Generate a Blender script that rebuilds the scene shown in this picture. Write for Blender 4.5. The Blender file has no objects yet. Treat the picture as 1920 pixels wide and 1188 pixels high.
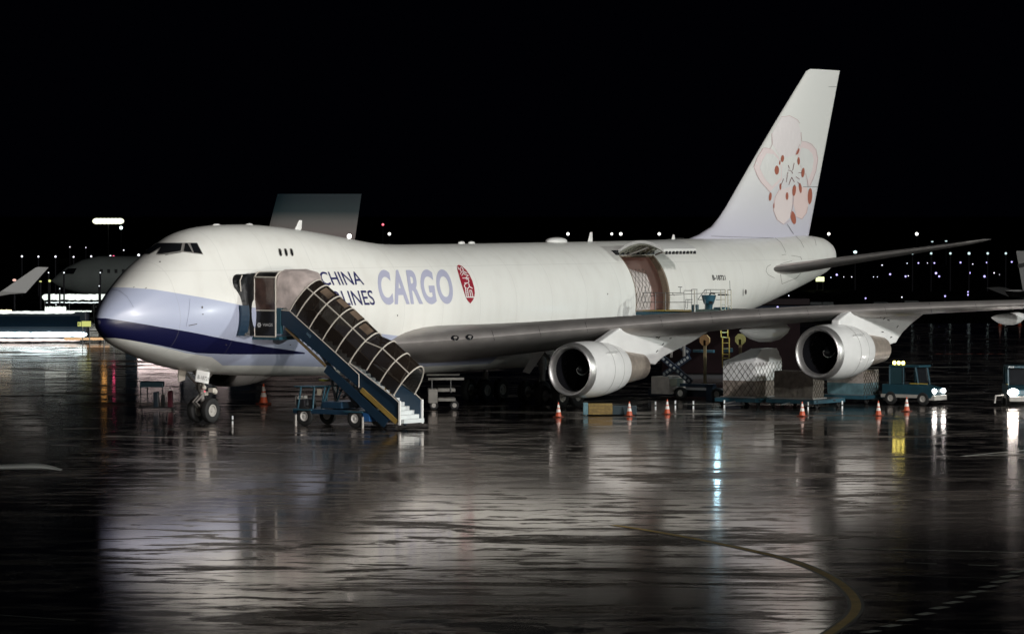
import bpy, bmesh, math, random
from math import sin, cos, pi, radians, sqrt, atan2
from mathutils import Vector, Matrix
from mathutils.bvhtree import BVHTree
random.seed(7)
SC = bpy.context.scene
COL = SC.collection

# ------------------------------------------------------------------ camera
CP = Vector((-146.72, -126.97, 10.464))
AZ, EL, FPX = radians(34.975), radians(1.4934), 7509.0
FW = Vector((cos(AZ)*cos(EL), sin(AZ)*cos(EL), -sin(EL)))
RT = FW.cross(Vector((0, 0, 1))).normalized()
UP = RT.cross(FW)
cam_d = bpy.data.cameras.new('camera'); cam = bpy.data.objects.new('camera', cam_d); COL.objects.link(cam)
cam_d.sensor_width = 36; cam_d.lens = FPX/1920*36; cam_d.clip_start = 1; cam_d.clip_end = 20000
cam.location = CP
cam.rotation_euler = Matrix((RT, UP, -FW)).transposed().to_euler()
SC.camera = cam
SC.render.resolution_x, SC.render.resolution_y = 1024, 633
SC.view_settings.view_transform = 'Standard'; SC.view_settings.look = 'None'
SC.view_settings.exposure = 0; SC.view_settings.gamma = 1
SC.cycles.max_bounces = 6; SC.cycles.glossy_bounces = 4; SC.cycles.transparent_max_bounces = 12
SC.cycles.sample_clamp_indirect = 6; SC.cycles.use_denoising = True

# survey helpers: where the sight line of a photo point meets a plane of the place
def ray(u, v): return FW + RT*((u-960)/FPX) - UP*((v-594)/FPX)
def meet(u, v, p0, n):
    d = ray(u, v); n = Vector(n)
    return CP + d*((Vector(p0)-CP).dot(n)/d.dot(n))
def py(u, v, y): return meet(u, v, (0, y, 0), (0, 1, 0))
def px(u, v, x): return meet(u, v, (x, 0, 0), (1, 0, 0))
def pz(u, v, z=0): return meet(u, v, (0, 0, z), (0, 0, 1))
def pd(u, v, D): return CP + ray(u, v)*D
GR = Vector((RT.x, RT.y, 0)); GF = Vector((FW.x, FW.y, 0)).normalized()

# ------------------------------------------------------------------ night sky
W = bpy.data.worlds.new('World'); SC.world = W; W.use_nodes = True
nt = W.node_tree; bg = nt.nodes['Background']
sky = nt.nodes.new('ShaderNodeTexSky'); sky.sky_type = 'NISHITA'; sky.sun_disc = False
sky.sun_elevation = radians(-6); sky.sun_rotation = radians(200)
nt.links.new(sky.outputs[0], bg.inputs[0]); bg.inputs[1].default_value = 0.02
bg2 = nt.nodes.new('ShaderNodeBackground'); bg2.inputs[0].default_value = (.00025, .0003, .0009, 1); ad = nt.nodes.new('ShaderNodeAddShader')
nt.links.new(bg.outputs[0], ad.inputs[0]); nt.links.new(bg2.outputs[0], ad.inputs[1]); nt.links.new(ad.outputs[0], nt.nodes['World Output'].inputs[0])

# ------------------------------------------------------------------ apron floodlights (on masts behind the viewpoint) and one added low fill
def flood(name, loc, target, power, size, cone, col, blend=.35, spec=1.0):
    d = bpy.data.lights.new(name, 'SPOT'); d.energy = power; d.shadow_soft_size = size
    d.spot_size = radians(cone); d.spot_blend = blend; d.color = col; d.specular_factor = spec
    o = bpy.data.objects.new(name, d); COL.objects.link(o); o.location = loc
    o.rotation_euler = (Vector(target)-Vector(loc)).to_track_quat('-Z', 'Y').to_euler()
    o['kind'] = 'structure'
    return o
WARM = (.955, 1.0, .95)
flood('floodlight', (95, -190, 36), (50, -6, 9), 5.3e5, 1.5, 44, WARM)
flood('floodlight', (-45, -175, 30), (16, -6, 6), 1.6e5, 1.2, 42, WARM)
flood('floodlight', (-112, -172, 26), (-10, -22, 5), 1.4e5, 1.2, 70, WARM)
flood('floodlight', (-30, -120, 52), (36, -4, 6), 3.5e5, 1.5, 75, (.98, .94, .92))
flood('floodlight', (-40, -95, 2.2), (4, -3, 2.6), .85e5, .8, 21, (1, .91, .82))  # added low fill for nose and belly, in place of ground bounce

# ------------------------------------------------------------------ materials
MATS = {}
def mat(name, col, rough=.5, metal=0, emit=None, estr=1.0, noise=0, nscale=2.0, coat=0, spec=.5, bump=0, alpha=1):
    if name in MATS: return MATS[name]
    m = bpy.data.materials.new(name); m.use_nodes = True; MATS[name] = m
    n = m.node_tree; b = n.nodes['Principled BSDF']
    b.inputs['Base Color'].default_value = (*col, 1); b.inputs['Roughness'].default_value = rough
    b.inputs['Metallic'].default_value = metal; b.inputs['Coat Weight'].default_value = coat
    b.inputs['Specular IOR Level'].default_value = spec; b.inputs['Alpha'].default_value = alpha
    if emit: b.inputs['Emission Color'].default_value = (*emit, 1); b.inputs['Emission Strength'].default_value = estr
    tc = n.nodes.new('ShaderNodeTexCoord')
    if noise or bump:
        t = n.nodes.new('ShaderNodeTexNoise'); t.inputs['Scale'].default_value = nscale; t.inputs['Detail'].default_value = 6
        n.links.new(tc.outputs['Object'], t.inputs['Vector'])
        if noise:
            mr = n.nodes.new('ShaderNodeMapRange'); mr.inputs[1].default_value = .3; mr.inputs[2].default_value = .7
            mr.inputs[3].default_value = 1-noise; mr.inputs[4].default_value = 1+noise*.4
            n.links.new(t.outputs[0], mr.inputs[0])
            mx = n.nodes.new('ShaderNodeVectorMath'); mx.operation = 'SCALE'; mx.inputs[0].default_value = col
            n.links.new(mr.outputs[0], mx.inputs['Scale']); n.links.new(mx.outputs[0], b.inputs['Base Color'])
        if bump:
            bp = n.nodes.new('ShaderNodeBump'); bp.inputs['Strength'].default_value = bump; bp.inputs['Distance'].default_value = .05
            n.links.new(t.outputs[0], bp.inputs['Height']); n.links.new(bp.outputs[0], b.inputs['Normal'])
    return m
def glow(name, col, s): return mat(name, (0, 0, 0), .6, emit=col, estr=s)

# ------------------------------------------------------------------ mesh builder
class MB:
    def __init__(s, org=(0, 0, 0)): s.bm = bmesh.new(); s.o = Vector(org); s.smooth = False
    def v(s, p): return s.bm.verts.new(Vector(p)-s.o)
    def quadstrip(s, rings, closed=True, caps=True):
        R = [[s.v(p) for p in r] for r in rings]; n = len(R[0])
        for a, b in zip(R, R[1:]):
            for i in range(n if closed else n-1):
                j = (i+1) % n
                try: s.bm.faces.new((a[i], a[j], b[j], b[i]))
                except ValueError: pass
        if caps and closed:
            for r in (R[0], R[-1]):
                try: s.bm.faces.new(r)
                except ValueError: pass
        return s
    def box(s, c, d, rz=0, ry=0, rx=0):
        M = Matrix.Rotation(rz, 3, 'Z') @ Matrix.Rotation(ry, 3, 'Y') @ Matrix.Rotation(rx, 3, 'X'); c = Vector(c)
        P = [c+M @ Vector((x*d[0]/2, y*d[1]/2, z*d[2]/2)) for z in (-1, 1) for x, y in ((-1, -1), (1, -1), (1, 1), (-1, 1))]
        return s.quadstrip([P[:4], P[4:]])
    def bb(s, x0, x1, y0, y1, z0, z1): return s.box(((x0+x1)/2, (y0+y1)/2, (z0+z1)/2), (abs(x1-x0), abs(y1-y0), abs(z1-z0)))
    def frame(s, d):
        d = Vector(d).normalized(); a = Vector((0, 0, 1)) if abs(d.z) < .9 else Vector((1, 0, 0))
        u = d.cross(a).normalized(); return u, d.cross(u)
    def cyl(s, p0, p1, r0, r1=None, n=12):
        p0, p1 = Vector(p0), Vector(p1); r1 = r0 if r1 is None else r1; u, w = s.frame(p1-p0)
        return s.quadstrip([[p+(u*cos(2*pi*i/n)+w*sin(2*pi*i/n))*r for i in range(n)] for p, r in ((p0, r0), (p1, r1))])
    def tube(s, pts, r, n=6, closed=False):
        pts = [Vector(p) for p in pts]; rings = []
        for i, p in enumerate(pts):
            d = (pts[min(i+1, len(pts)-1)]-pts[max(i-1, 0)])
            if i == 0: u, w = s.frame(d)
            else:
                dn = d.normalized(); u = (u-dn*u.dot(dn)).normalized(); w = dn.cross(u)
            rings.append([p+(u*cos(2*pi*k/n)+w*sin(2*pi*k/n))*r for k in range(n)])
        return s.quadstrip(rings)
    def lathe(s, c, ax, prof, n=32, caps=False):   # prof: (axial, radius)
        c = Vector(c); ax = Vector(ax).normalized(); u, w = s.frame(ax)
        return s.quadstrip([[c+ax*a+(u*cos(2*pi*i/n)+w*sin(2*pi*i/n))*r for i in range(n)] for a, r in prof], caps=caps)
    def prism(s, poly, off):                         # 3-D polygon extruded by a vector
        off = Vector(off); return s.quadstrip([[Vector(p) for p in poly], [Vector(p)+off for p in poly]])
    def poly(s, pts):
        s.bm.faces.new([s.v(p) for p in pts]); return s
    def ball(s, c, r, n=12, sc=(1, 1, 1)):
        c = Vector(c)
        return s.quadstrip([[c+Vector((r*sc[0]*sin(a)*cos(2*pi*i/n), r*sc[1]*sin(a)*sin(2*pi*i/n), r*sc[2]*cos(a))) for i in range(n)] for a in [max(1e-3, min(pi-1e-3, pi*k/(n//2+2))) for k in range(n//2+3)]])
    def build(s, name, m, parent=None, smooth=False, bevel=0, label=None, loc=None, normals=True):
        if normals: bmesh.ops.recalc_face_normals(s.bm, faces=s.bm.faces)
        if bevel:
            ed = [e for e in s.bm.edges if len(e.link_faces) == 2 and e.calc_face_angle(0) > .6]
            bmesh.ops.bevel(s.bm, geom=ed, offset=bevel, segments=2, affect='EDGES', profile=.6, clamp_overlap=True)
        me = bpy.data.meshes.new(name); s.bm.to_mesh(me); s.bm.free()
        o = bpy.data.objects.new(name, me); COL.objects.link(o)
        for mm in (m if isinstance(m, (list, tuple)) else [m]): me.materials.append(mm)
        if smooth:
            me.shade_smooth()
            try: me.set_sharp_from_angle(angle=radians(35))
            except Exception: pass
        if parent: o.parent = parent
        if label: o['label'] = label
        if loc: o.location = loc
        return o
def tag(o, label=None, cat=None, group=None, kind=None):
    if label: o['label'] = label
    if cat: o['category'] = cat
    if group: o['group'] = group
    if kind: o['kind'] = kind
    return o
def thing(name, label, cat, loc=(0, 0, 0), rz=0, group=None):
    o = bpy.data.objects.new(name, None); COL.objects.link(o); o.location = loc; o.rotation_euler = (0, 0, rz)
    o.empty_display_size = .5
    return tag(o, label, cat, group)
def copy_tree(o, parent=None):
    c = o.copy(); COL.objects.link(c)
    if parent: c.parent = parent
    for ch in [x for x in o.children]: copy_tree(ch, c)
    return c
def lerp(a, b, t): return a+(b-a)*t
def interp(x, xs, ys):
    if x <= xs[0]: return ys[0]
    for i in range(len(xs)-1):
        if x <= xs[i+1]: return lerp(ys[i], ys[i+1], (x-xs[i])/(xs[i+1]-xs[i]))
    return ys[-1]
def smoothcurve(xs, ys, x):                          # monotone cubic
    n = len(xs)
    if x <= xs[0]: return ys[0]
    if x >= xs[-1]: return ys[-1]
    d = [(ys[i+1]-ys[i])/(xs[i+1]-xs[i]) for i in range(n-1)]
    m = [d[0]]+[0 if d[i-1]*d[i] <= 0 else 2*d[i-1]*d[i]/(d[i-1]+d[i]) for i in range(1, n-1)]+[d[-1]]
    for i in range(n-1):
        if x <= xs[i+1]:
            h = xs[i+1]-xs[i]; t = (x-xs[i])/h
            return (1+2*t)*(1-t)**2*ys[i]+t*(1-t)**2*h*m[i]+t*t*(3-2*t)*ys[i+1]+t*t*(t-1)*h*m[i+1]
def hull2(P):
    P = sorted(set(P))
    def half(P):
        H = []
        for p in P:
            while len(H) > 1 and (H[-1][0]-H[-2][0])*(p[1]-H[-2][1])-(H[-1][1]-H[-2][1])*(p[0]-H[-2][0]) <= 1e-9: H.pop()
            H.append(p)
        return H
    return half(P)[:-1]+half(P[::-1])[:-1]
def section(top, bot, hw, zc, n=64):
    P = []
    for i in range(160):
        a = 2*pi*i/160; P.append((hw*cos(a), zc+((zc-bot) if sin(a) < 0 else min(top-zc, hw))*sin(a)))
    ex = top-zc-hw
    if ex > .002:
        ru = hw*(1-.30*min(1, ex/1.1))
        for i in range(160):
            a = 2*pi*i/160; P.append((ru*cos(a), top-ru+ru*sin(a)))
    H = hull2(P); cy = (top+bot)/2
    out = []
    Q = [(p[0], p[1]-cy) for p in H]
    for k in range(n):
        a = -pi+2*pi*k/n; d = (cos(a), sin(a)); best = None
        for i in range(len(Q)):
            p, q = Q[i-1], Q[i]; e = (q[0]-p[0], q[1]-p[1]); den = d[0]*e[1]-d[1]*e[0]
            if abs(den) < 1e-12: continue
            s = (p[0]*e[1]-p[1]*e[0])/den; t = (p[0]*d[1]-p[1]*d[0])/den
            if s > 0 and -1e-6 <= t <= 1+1e-6: best = s if best is None else max(best, s)
        out.append((d[0]*best, cy+d[1]*best))
    return out
def airfoil(n=14, t=.12, sharp=False):              # closed loop of (x 0..1, z) from the trailing edge over the top
    up = []
    for i in range(n+1):
        x = (1+cos(pi*i/n))/2
        up.append((x, 5*t*(.2969*sqrt(max(x, 0))-.126*x-.3516*x*x+.2843*x**3-.1015*x**4)))
    return up+[(x, -z) for x, z in up[-2:0:-1]]
def slatfoil(n=16, t=.12):                            # blunt slatted nose
    up = []
    for i in range(n+1):
        x = (1+cos(pi*i/n))/2
        y = t/2*(1-(1-x/.28)**2.2)**(1/1.95) if x < .28 else t/2*(1-((x-.28)/.72)**1.7)
        up.append((x, max(y, 0)))
    return up+[(x, -z) for x, z in up[-2:0:-1]]
def decal(bvhs, bm2, name, m, parent, off=.012, step=5):
    """2-D artwork laid out over the photo, wrapped on to the painted skin it belongs to"""
    us = [v.co.x for v in bm2.verts]; vs = [v.co.y for v in bm2.verts]
    for k in range(int(min(us)//step)+1, int(max(us)//step)+1):
        bmesh.ops.bisect_plane(bm2, geom=bm2.verts[:]+bm2.edges[:]+bm2.faces[:], plane_co=(k*step, 0, 0), plane_no=(1, 0, 0))
    for k in range(int(min(vs)//step)+1, int(max(vs)//step)+1):
        bmesh.ops.bisect_plane(bm2, geom=bm2.verts[:]+bm2.edges[:]+bm2.faces[:], plane_co=(0, k*step, 0), plane_no=(0, 1, 0))
    bad = []
    for v in bm2.verts:
        d = ray(v.co.x, v.co.y); best = None
        for b in bvhs:
            h = b.ray_cast(CP, d.normalized())
            if h[0] is not None and (best is None or h[3] < best[3]): best = h
        if best is None: bad.append(v); continue
        nn = best[1]; nn = -nn if nn.dot(d) > 0 else nn
        v.co = best[0]+nn*off
    bmesh.ops.delete(bm2, geom=bad, context='VERTS')
    o = MB(); o.bm.free(); o.bm = bm2
    return o.build(name, m, parent, smooth=False, normals=False)
def art(polys):
    bm = bmesh.new()
    for p in polys: bm.faces.new([bm.verts.new((x, y, 0)) for x, y in p])
    bmesh.ops.triangulate(bm, faces=bm.faces[:])
    return bm
def stroke(pts, w):
    out = []; h = w/2
    for (x0, y0), (x1, y1) in zip(pts, pts[1:]):
        dx, dy = x1-x0, y1-y0; l = max(1e-6, sqrt(dx*dx+dy*dy)); nx, ny = -dy/l*h, dx/l*h; ex, ey = dx/l*h*.6, dy/l*h*.6
        out.append([(x0-ex+nx, y0-ey+ny), (x1+ex+nx, y1+ey+ny), (x1+ex-nx, y1+ey-ny), (x0-ex-nx, y0-ey-ny)])
    return out
def text_bm(s, quad=None, bold=0, space=1.0, fn=None):
    cu = bpy.data.curves.new('lettering', 'FONT'); cu.body = s; cu.offset = bold; cu.space_character = space
    cu.resolution_u = 6; cu.fill_mode = 'FRONT' if cu.dimensions == '2D' else cu.fill_mode
    o = bpy.data.objects.new('lettering', cu); COL.objects.link(o)
    bpy.context.view_layer.update()
    me = bpy.data.meshes.new_from_object(o.evaluated_get(bpy.context.evaluated_depsgraph_get()))
    bpy.data.objects.remove(o); bpy.data.curves.remove(cu)
    bm = bmesh.new(); bm.from_mesh(me); bpy.data.meshes.remove(me)
    xs = [v.co.x for v in bm.verts]; ys = [v.co.y for v in bm.verts]
    x0, x1, y0, y1 = min(xs), max(xs), min(ys), max(ys)
    if quad:
        TL, TR, BR, BL = [Vector(q) for q in quad]
        for v in bm.verts:
            a = (v.co.x-x0)/(x1-x0); b = (v.co.y-y0)/(y1-y0)
            q = BL.lerp(BR, a).lerp(TL.lerp(TR, a), b); v.co = (q.x, q.y, q.z if len(q) > 2 else 0)
    return bm
def lettering(s, quad3, name, m, parent, bold=0, space=1.0, org=(0, 0, 0)):   # flat words between four 3-D corners TL TR BR BL
    bm = text_bm(s, quad3, bold, space)
    for v in bm.verts: v.co -= Vector(org)
    o = MB(); o.bm.free(); o.bm = bm
    return o.build(name, m, parent, normals=False)

M_white = mat('white paint', (.78, .78, .76), .32, noise=.05, nscale=.7, coat=.3)
M_alu = mat('brushed aluminium', (.52, .51, .50), .42, metal=.85, noise=.15, nscale=3)
M_wing = mat('wing grey metal', (.40, .375, .36), .46, metal=.6, noise=.18, nscale=1.2)
M_nac = mat('nacelle white', (.72, .72, .71), .35, noise=.06, nscale=1.3, coat=.3)
M_dark = mat('dark metal', (.015, .015, .018), .6)
M_black = mat('black rubber', (.012, .012, .012), .75)
M_core = mat('heat stained titanium', (.50, .43, .37), .38, metal=.6, noise=.2, nscale=4)
M_blue = mat('deep blue paint', (.014, .040, .075), .4, noise=.15, nscale=3)
M_teal = mat('teal blue paint', (.024, .082, .115), .42, noise=.2, nscale=3)
M_cream = mat('cream tube', (.55, .51, .45), .5)
M_steel = mat('grey steel', (.22, .22, .22), .45, metal=.5, noise=.2, nscale=4)
M_yel = mat('yellow paint', (.55, .40, .07), .5, noise=.15, nscale=5)
M_rim = mat('grey wheel rim', (.42, .40, .37), .5, noise=.2, nscale=9)
M_chrome = mat('bright strut metal', (.34, .32, .30), .3, metal=.5)

# ------------------------------------------------------------------ apron
def ground_mat():
    m = bpy.data.materials.new('wet apron'); m.use_nodes = True; n = m.node_tree; b = n.nodes['Principled BSDF']; L = n.links
    tc = n.nodes.new('ShaderNodeTexCoord')
    def noise(sc, det=5, rough=.55, dist=0, off=0):
        mp = n.nodes.new('ShaderNodeMapping'); mp.inputs['Location'].default_value = (off, off*.7, 0)
        mp.inputs['Rotation'].default_value = (0, 0, .9604); mq = n.nodes.new('ShaderNodeMapping'); mq.inputs['Scale'].default_value = (.42, 1, 1)
        L.new(tc.outputs['Object'], mp.inputs[0])
        t = n.nodes.new('ShaderNodeTexNoise'); t.inputs['Scale'].default_value = sc; t.inputs['Detail'].default_value = det
        t.inputs['Roughness'].default_value = rough; t.inputs['Distortion'].default_value = dist; L.new(mp.outputs[0], mq.inputs[0]); L.new(mq.outputs[0], t.inputs['Vector']); return t.outputs[0]
    def ramp(src, a, b_, lo, hi):
        r = n.nodes.new('ShaderNodeMapRange'); r.interpolation_type = 'SMOOTHSTEP'
        for i, x in enumerate((a, b_, lo, hi)): r.inputs[i+1].default_value = x
        L.new(src, r.inputs[0]); return r.outputs[0]
    def math(op, a, b_):
        k = n.nodes.new('ShaderNodeMath'); k.operation = op
        for i, x in enumerate((a, b_)):
            if isinstance(x, (int, float)): k.inputs[i].default_value = x
            else: L.new(x, k.inputs[i])
        return k.outputs[0]
    pud = ramp(noise(.22, 6, .64, .7), .39, .47, 0, 1)      # standing water or damp concrete
    mid = ramp(noise(.9, 5, .64, .6, 31), .40, .49, 0, 1)
    big = ramp(noise(.05, 4, .6, .6, 61), .38, .58, .88, 1)
    wet = math('MULTIPLY', big, math('MULTIPLY', math('ADD', math('MULTIPLY', pud, .62), .38), math('ADD', math('MULTIPLY', mid, .60), .40)))
    rgh = n.nodes.new('ShaderNodeMapRange'); L.new(wet, rgh.inputs[0]); rgh.inputs[3].default_value = .36; rgh.inputs[4].default_value = .08
    mx = n.nodes.new('ShaderNodeMix'); mx.data_type = 'RGBA'; L.new(wet, mx.inputs[0])
    mx.inputs[6].default_value = (.016, .013, .009, 1); mx.inputs[7].default_value = (.005, .0045, .004, 1)
    df = n.nodes.new('ShaderNodeBsdfDiffuse'); gl = n.nodes.new('ShaderNodeBsdfGlossy'); fr = n.nodes.new('ShaderNodeFresnel'); fr.inputs[0].default_value = 1.36
    ms = n.nodes.new('ShaderNodeMixShader'); n.nodes.remove(b); L.new(mx.outputs[2], df.inputs[0]); L.new(rgh.outputs[0], gl.inputs['Roughness'])
    gc = n.nodes.new('ShaderNodeMix'); gc.data_type = 'RGBA'; L.new(wet, gc.inputs[0])       # damp concrete film reflects less than standing water
    gc.inputs[6].default_value = (.52, .46, .415, 1); gc.inputs[7].default_value = (1.0, .93, .90, 1); L.new(gc.outputs[2], gl.inputs[0])
    L.new(fr.outputs[0], ms.inputs[0]); L.new(df.outputs[0], ms.inputs[1]); L.new(gl.outputs[0], ms.inputs[2]); L.new(ms.outputs[0], n.nodes['Material Output'].inputs[0])
    h = math('ADD', math('MULTIPLY', noise(.35, 3, .5, 0, 7), .0045), math('MULTIPLY', noise(1.2, 3, .6, .3, 3), .0016))
    bp = n.nodes.new('ShaderNodeBump'); bp.inputs['Strength'].default_value = 1; bp.inputs['Distance'].default_value = 1
    L.new(h, bp.inputs['Height']); L.new(bp.outputs[0], gl.inputs['Normal']); L.new(bp.outputs[0], df.inputs['Normal'])
    return m
g = MB(); N = 64
g.poly([(3000+9000*cos(2*pi*i/N), 2000+9000*sin(2*pi*i/N), 0) for i in range(N)])
tag(g.build('apron_ground', ground_mat()), kind='structure')
gq = MB(); A_ = CP+GF*378; A_.z = 0; B_ = CP+GF*9000; B_.z = 0
M_grass = mat('dark field grass', (.006, .009, .005), .95, spec=.05, noise=.5, nscale=.05)
gq.poly([A_-GR*900+Vector((0, 0, .01)), A_+GR*900+Vector((0, 0, .01)), B_+GR*6000+Vector((0, 0, .01)), B_-GR*6000+Vector((0, 0, .01))])
tag(gq.build('grass_field', M_grass), kind='structure')
M_tax = mat('worn yellow line', (.60, .42, .16), .45, noise=.35, nscale=1.2, spec=.5)
M_edge = mat('black line border', (.008, .008, .008), .3)
M_wline = mat('worn white line and light trail', (.42, .42, .38), .7, noise=.3, nscale=1.5, spec=.1)
M_joint = mat('pale joint sealant', (.15, .15, .13), .5)
def catmull(P, k=8):
    out = []
    P = [P[0]]+P+[P[-1]]
    for i in range(1, len(P)-2):
        for j in range(k):
            t = j/k; a, b, c, d = P[i-1], P[i], P[i+1], P[i+2]
            out.append(.5*((2*b)+(c-a)*t+(2*a-5*b+4*c-d)*t*t+(3*b-a-3*c+d)*t**3))
    return out+[P[-2]]
def ribbon(pts, w, name, m, z=.004, kind='structure'):
    mb = MB(); L_, R_ = [], []
    for i, p in enumerate(pts):
        d = (pts[min(i+1, len(pts)-1)]-pts[max(0, i-1)]); d.z = 0; d.normalize(); n_ = Vector((-d.y, d.x, 0))*w/2
        L_.append(Vector((p.x, p.y, z))+n_); R_.append(Vector((p.x, p.y, z))-n_)
    mb.quadstrip([[a, b] for a, b in zip(L_, R_)], closed=False)
    return tag(mb.build(name, m), kind=kind)
yl = catmull([pz(u, v) for u, v in ((1150, 984), (1210, 993), (1300, 1009), (1420, 1034), (1500, 1056), (1560, 1083), (1592, 1108), (1605, 1130), (1600, 1150), (1578, 1170), (1548, 1190), (1480, 1225))])
ribbon(yl, .44, 'yellow_line_border', M_edge, .004)
ribbon(yl, .26, 'yellow_taxi_line', M_tax, .008)
for i, (x, y) in enumerate(((430, 1172), (552, 1137), (655, 1101), (760, 1065), (845, 1028), (927, 996), (1002, 963), (1072, 931), (1143, 900), (1212, 870), (1270, 838), (1325, 808))):
    u, v = 1500+x/3.229, 820+y/3.229
    ribbon([pz(u-12, v+2.0), pz(u+12, v-2.0)], .32, 'dashed_line_mark', M_wline, .004)
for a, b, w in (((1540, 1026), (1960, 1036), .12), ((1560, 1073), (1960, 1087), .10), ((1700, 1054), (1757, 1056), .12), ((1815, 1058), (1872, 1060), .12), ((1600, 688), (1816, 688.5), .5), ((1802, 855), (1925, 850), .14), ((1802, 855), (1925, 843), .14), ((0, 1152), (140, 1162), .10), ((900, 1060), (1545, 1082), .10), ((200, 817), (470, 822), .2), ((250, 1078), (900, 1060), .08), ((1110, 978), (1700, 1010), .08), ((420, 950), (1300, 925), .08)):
    ribbon([pz(*a), pz(*b)], w, 'painted_line_or_trail', M_wline if w > .11 else M_joint, .004)  # the widest one is a light trail, put in as a white line
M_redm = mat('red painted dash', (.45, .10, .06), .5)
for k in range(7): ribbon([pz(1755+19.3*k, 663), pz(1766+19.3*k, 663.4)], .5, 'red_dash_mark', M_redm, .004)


# ------------------------------------------------------------------ the freighter
AC = thing('cargo_aircraft', 'large white four engined freighter with blue nose band and open side cargo door', 'aircraft', (0, 0, 0))
FX = [0, .12, .4, .8, 1.4, 2.2, 3.2, 4.3, 5.2, 6.2, 7.5, 9, 11, 13, 15, 17, 19, 21, 22.5, 24, 44, 48, 52, 55, 58.3, 62, 65.8, 67.6, 68.5, 69.0, 69.1]
FB = [5.14, 4.87, 4.58, 4.30, 4.00, 3.70, 3.38, 3.07, 2.86, 2.68, 2.5, 2.36, 2.24, 2.15, 2.08, 2.02, 1.98, 1.94, 1.9, 1.85, 1.9, 2.3, 3.05, 3.7, 4.42, 5.2, 6.05, 6.5, 6.8, 7.2, 7.6]
FT = [5.22, 5.5, 5.86, 6.25, 6.74, 7.3, 7.95, 8.53, 9.02, 9.48, 9.73, 9.84, 9.86, 9.78, 9.62, 9.42, 9.18, 8.93, 8.8, 8.76, 8.82, 8.85, 8.9, 8.93, 8.93, 8.93, 9.05, 8.97, 8.75, 8.35, 7.9]
FH = [.04, .29, .60, .90, 1.30, 1.74, 2.20, 2.58, 2.81, 2.98, 3.12, 3.21]+[3.25]*9+[3.22, 3.08, 2.88, 2.55, 2.05, 1.45, 1.15, .95, .6, .2]
FC = [5.17, 5.17, 5.18, 5.2, 5.22, 5.25, 5.29, 5.33, 5.36, 5.39, 5.41, 5.43]+[5.45]*9+[5.6, 5.95, 6.3, 6.65, 7.05, 7.5, 7.7, 7.75, 7.77, 7.75]
# two hull outlines blended: forward double lobe, aft single oval
def ring(x, n=72):
    t, b, h, c = (smoothcurve(FX, F, x) for F in (FT, FB, FH, FC))
    if x < 24 : S = section(t, b, h, c, n)
    else:
        S = []
        for k in range(n):
            a = -pi+2*pi*k/n; dx, dz = cos(a), sin(a)
            H = (t-c) if dz > 0 else (c-b); cy = (t+b)/2
            # ray from (0,cy) to the two-half ellipse
            lo, hi = 0, 8
            for _ in range(30):
                m_ = (lo+hi)/2; X, Z = dx*m_, cy+dz*m_-c; HH = (t-c) if Z > 0 else (c-b)
                if (X/h)**2+(Z/HH)**2 < 1: lo = m_
                else: hi = m_
            S.append((dx*lo, cy+dz*lo))
    return [(x, y, z) for y, z in S]
xs = [0, .015, .05, .12, .22, .35, .5, .7, .9, 1.15, 1.4, 1.7, 2.0]+[2.4+.4*i for i in range(16)]+[9+1.0*i for i in range(60)]+[68.6, 68.8, 68.95, 69.05, 69.1]
fm = MB(); fm.quadstrip([ring(x) for x in xs])
bm = fm.bm
bmesh.ops.recalc_face_normals(bm, faces=bm.faces[:])
skin0 = BVHTree.FromBMesh(bm)
def onskin(u, v, b=None):
    h = (b or skin0).ray_cast(CP, ray(u, v).normalized()); return h[0]
DX0, DX1, DZ0, DZ1 = 42.35, 45.75, 4.93, 7.98
for co, no in (((DX0, 0, 0), (1, 0, 0)), ((DX1, 0, 0), (1, 0, 0)), ((0, 0, DZ0), (0, 0, 1)), ((0, 0, DZ1), (0, 0, 1))):
    fs = [f for f in bm.faces if 41 < f.calc_center_median().x < 47.2 and f.calc_center_median().y < 0 and 4 < f.calc_center_median().z < 8.8]
    ge = list({v for f in fs for v in f.verts})+list({e for f in fs for e in f.edges})+fs
    bmesh.ops.bisect_plane(bm, geom=ge, plane_co=co, plane_no=no)
kill = [f for f in bm.faces if DX0 < f.calc_center_median().x < DX1 and f.calc_center_median().y < -.5 and DZ0 < f.calc_center_median().z < DZ1]
bmesh.ops.delete(bm, geom=kill, context='FACES')
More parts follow.
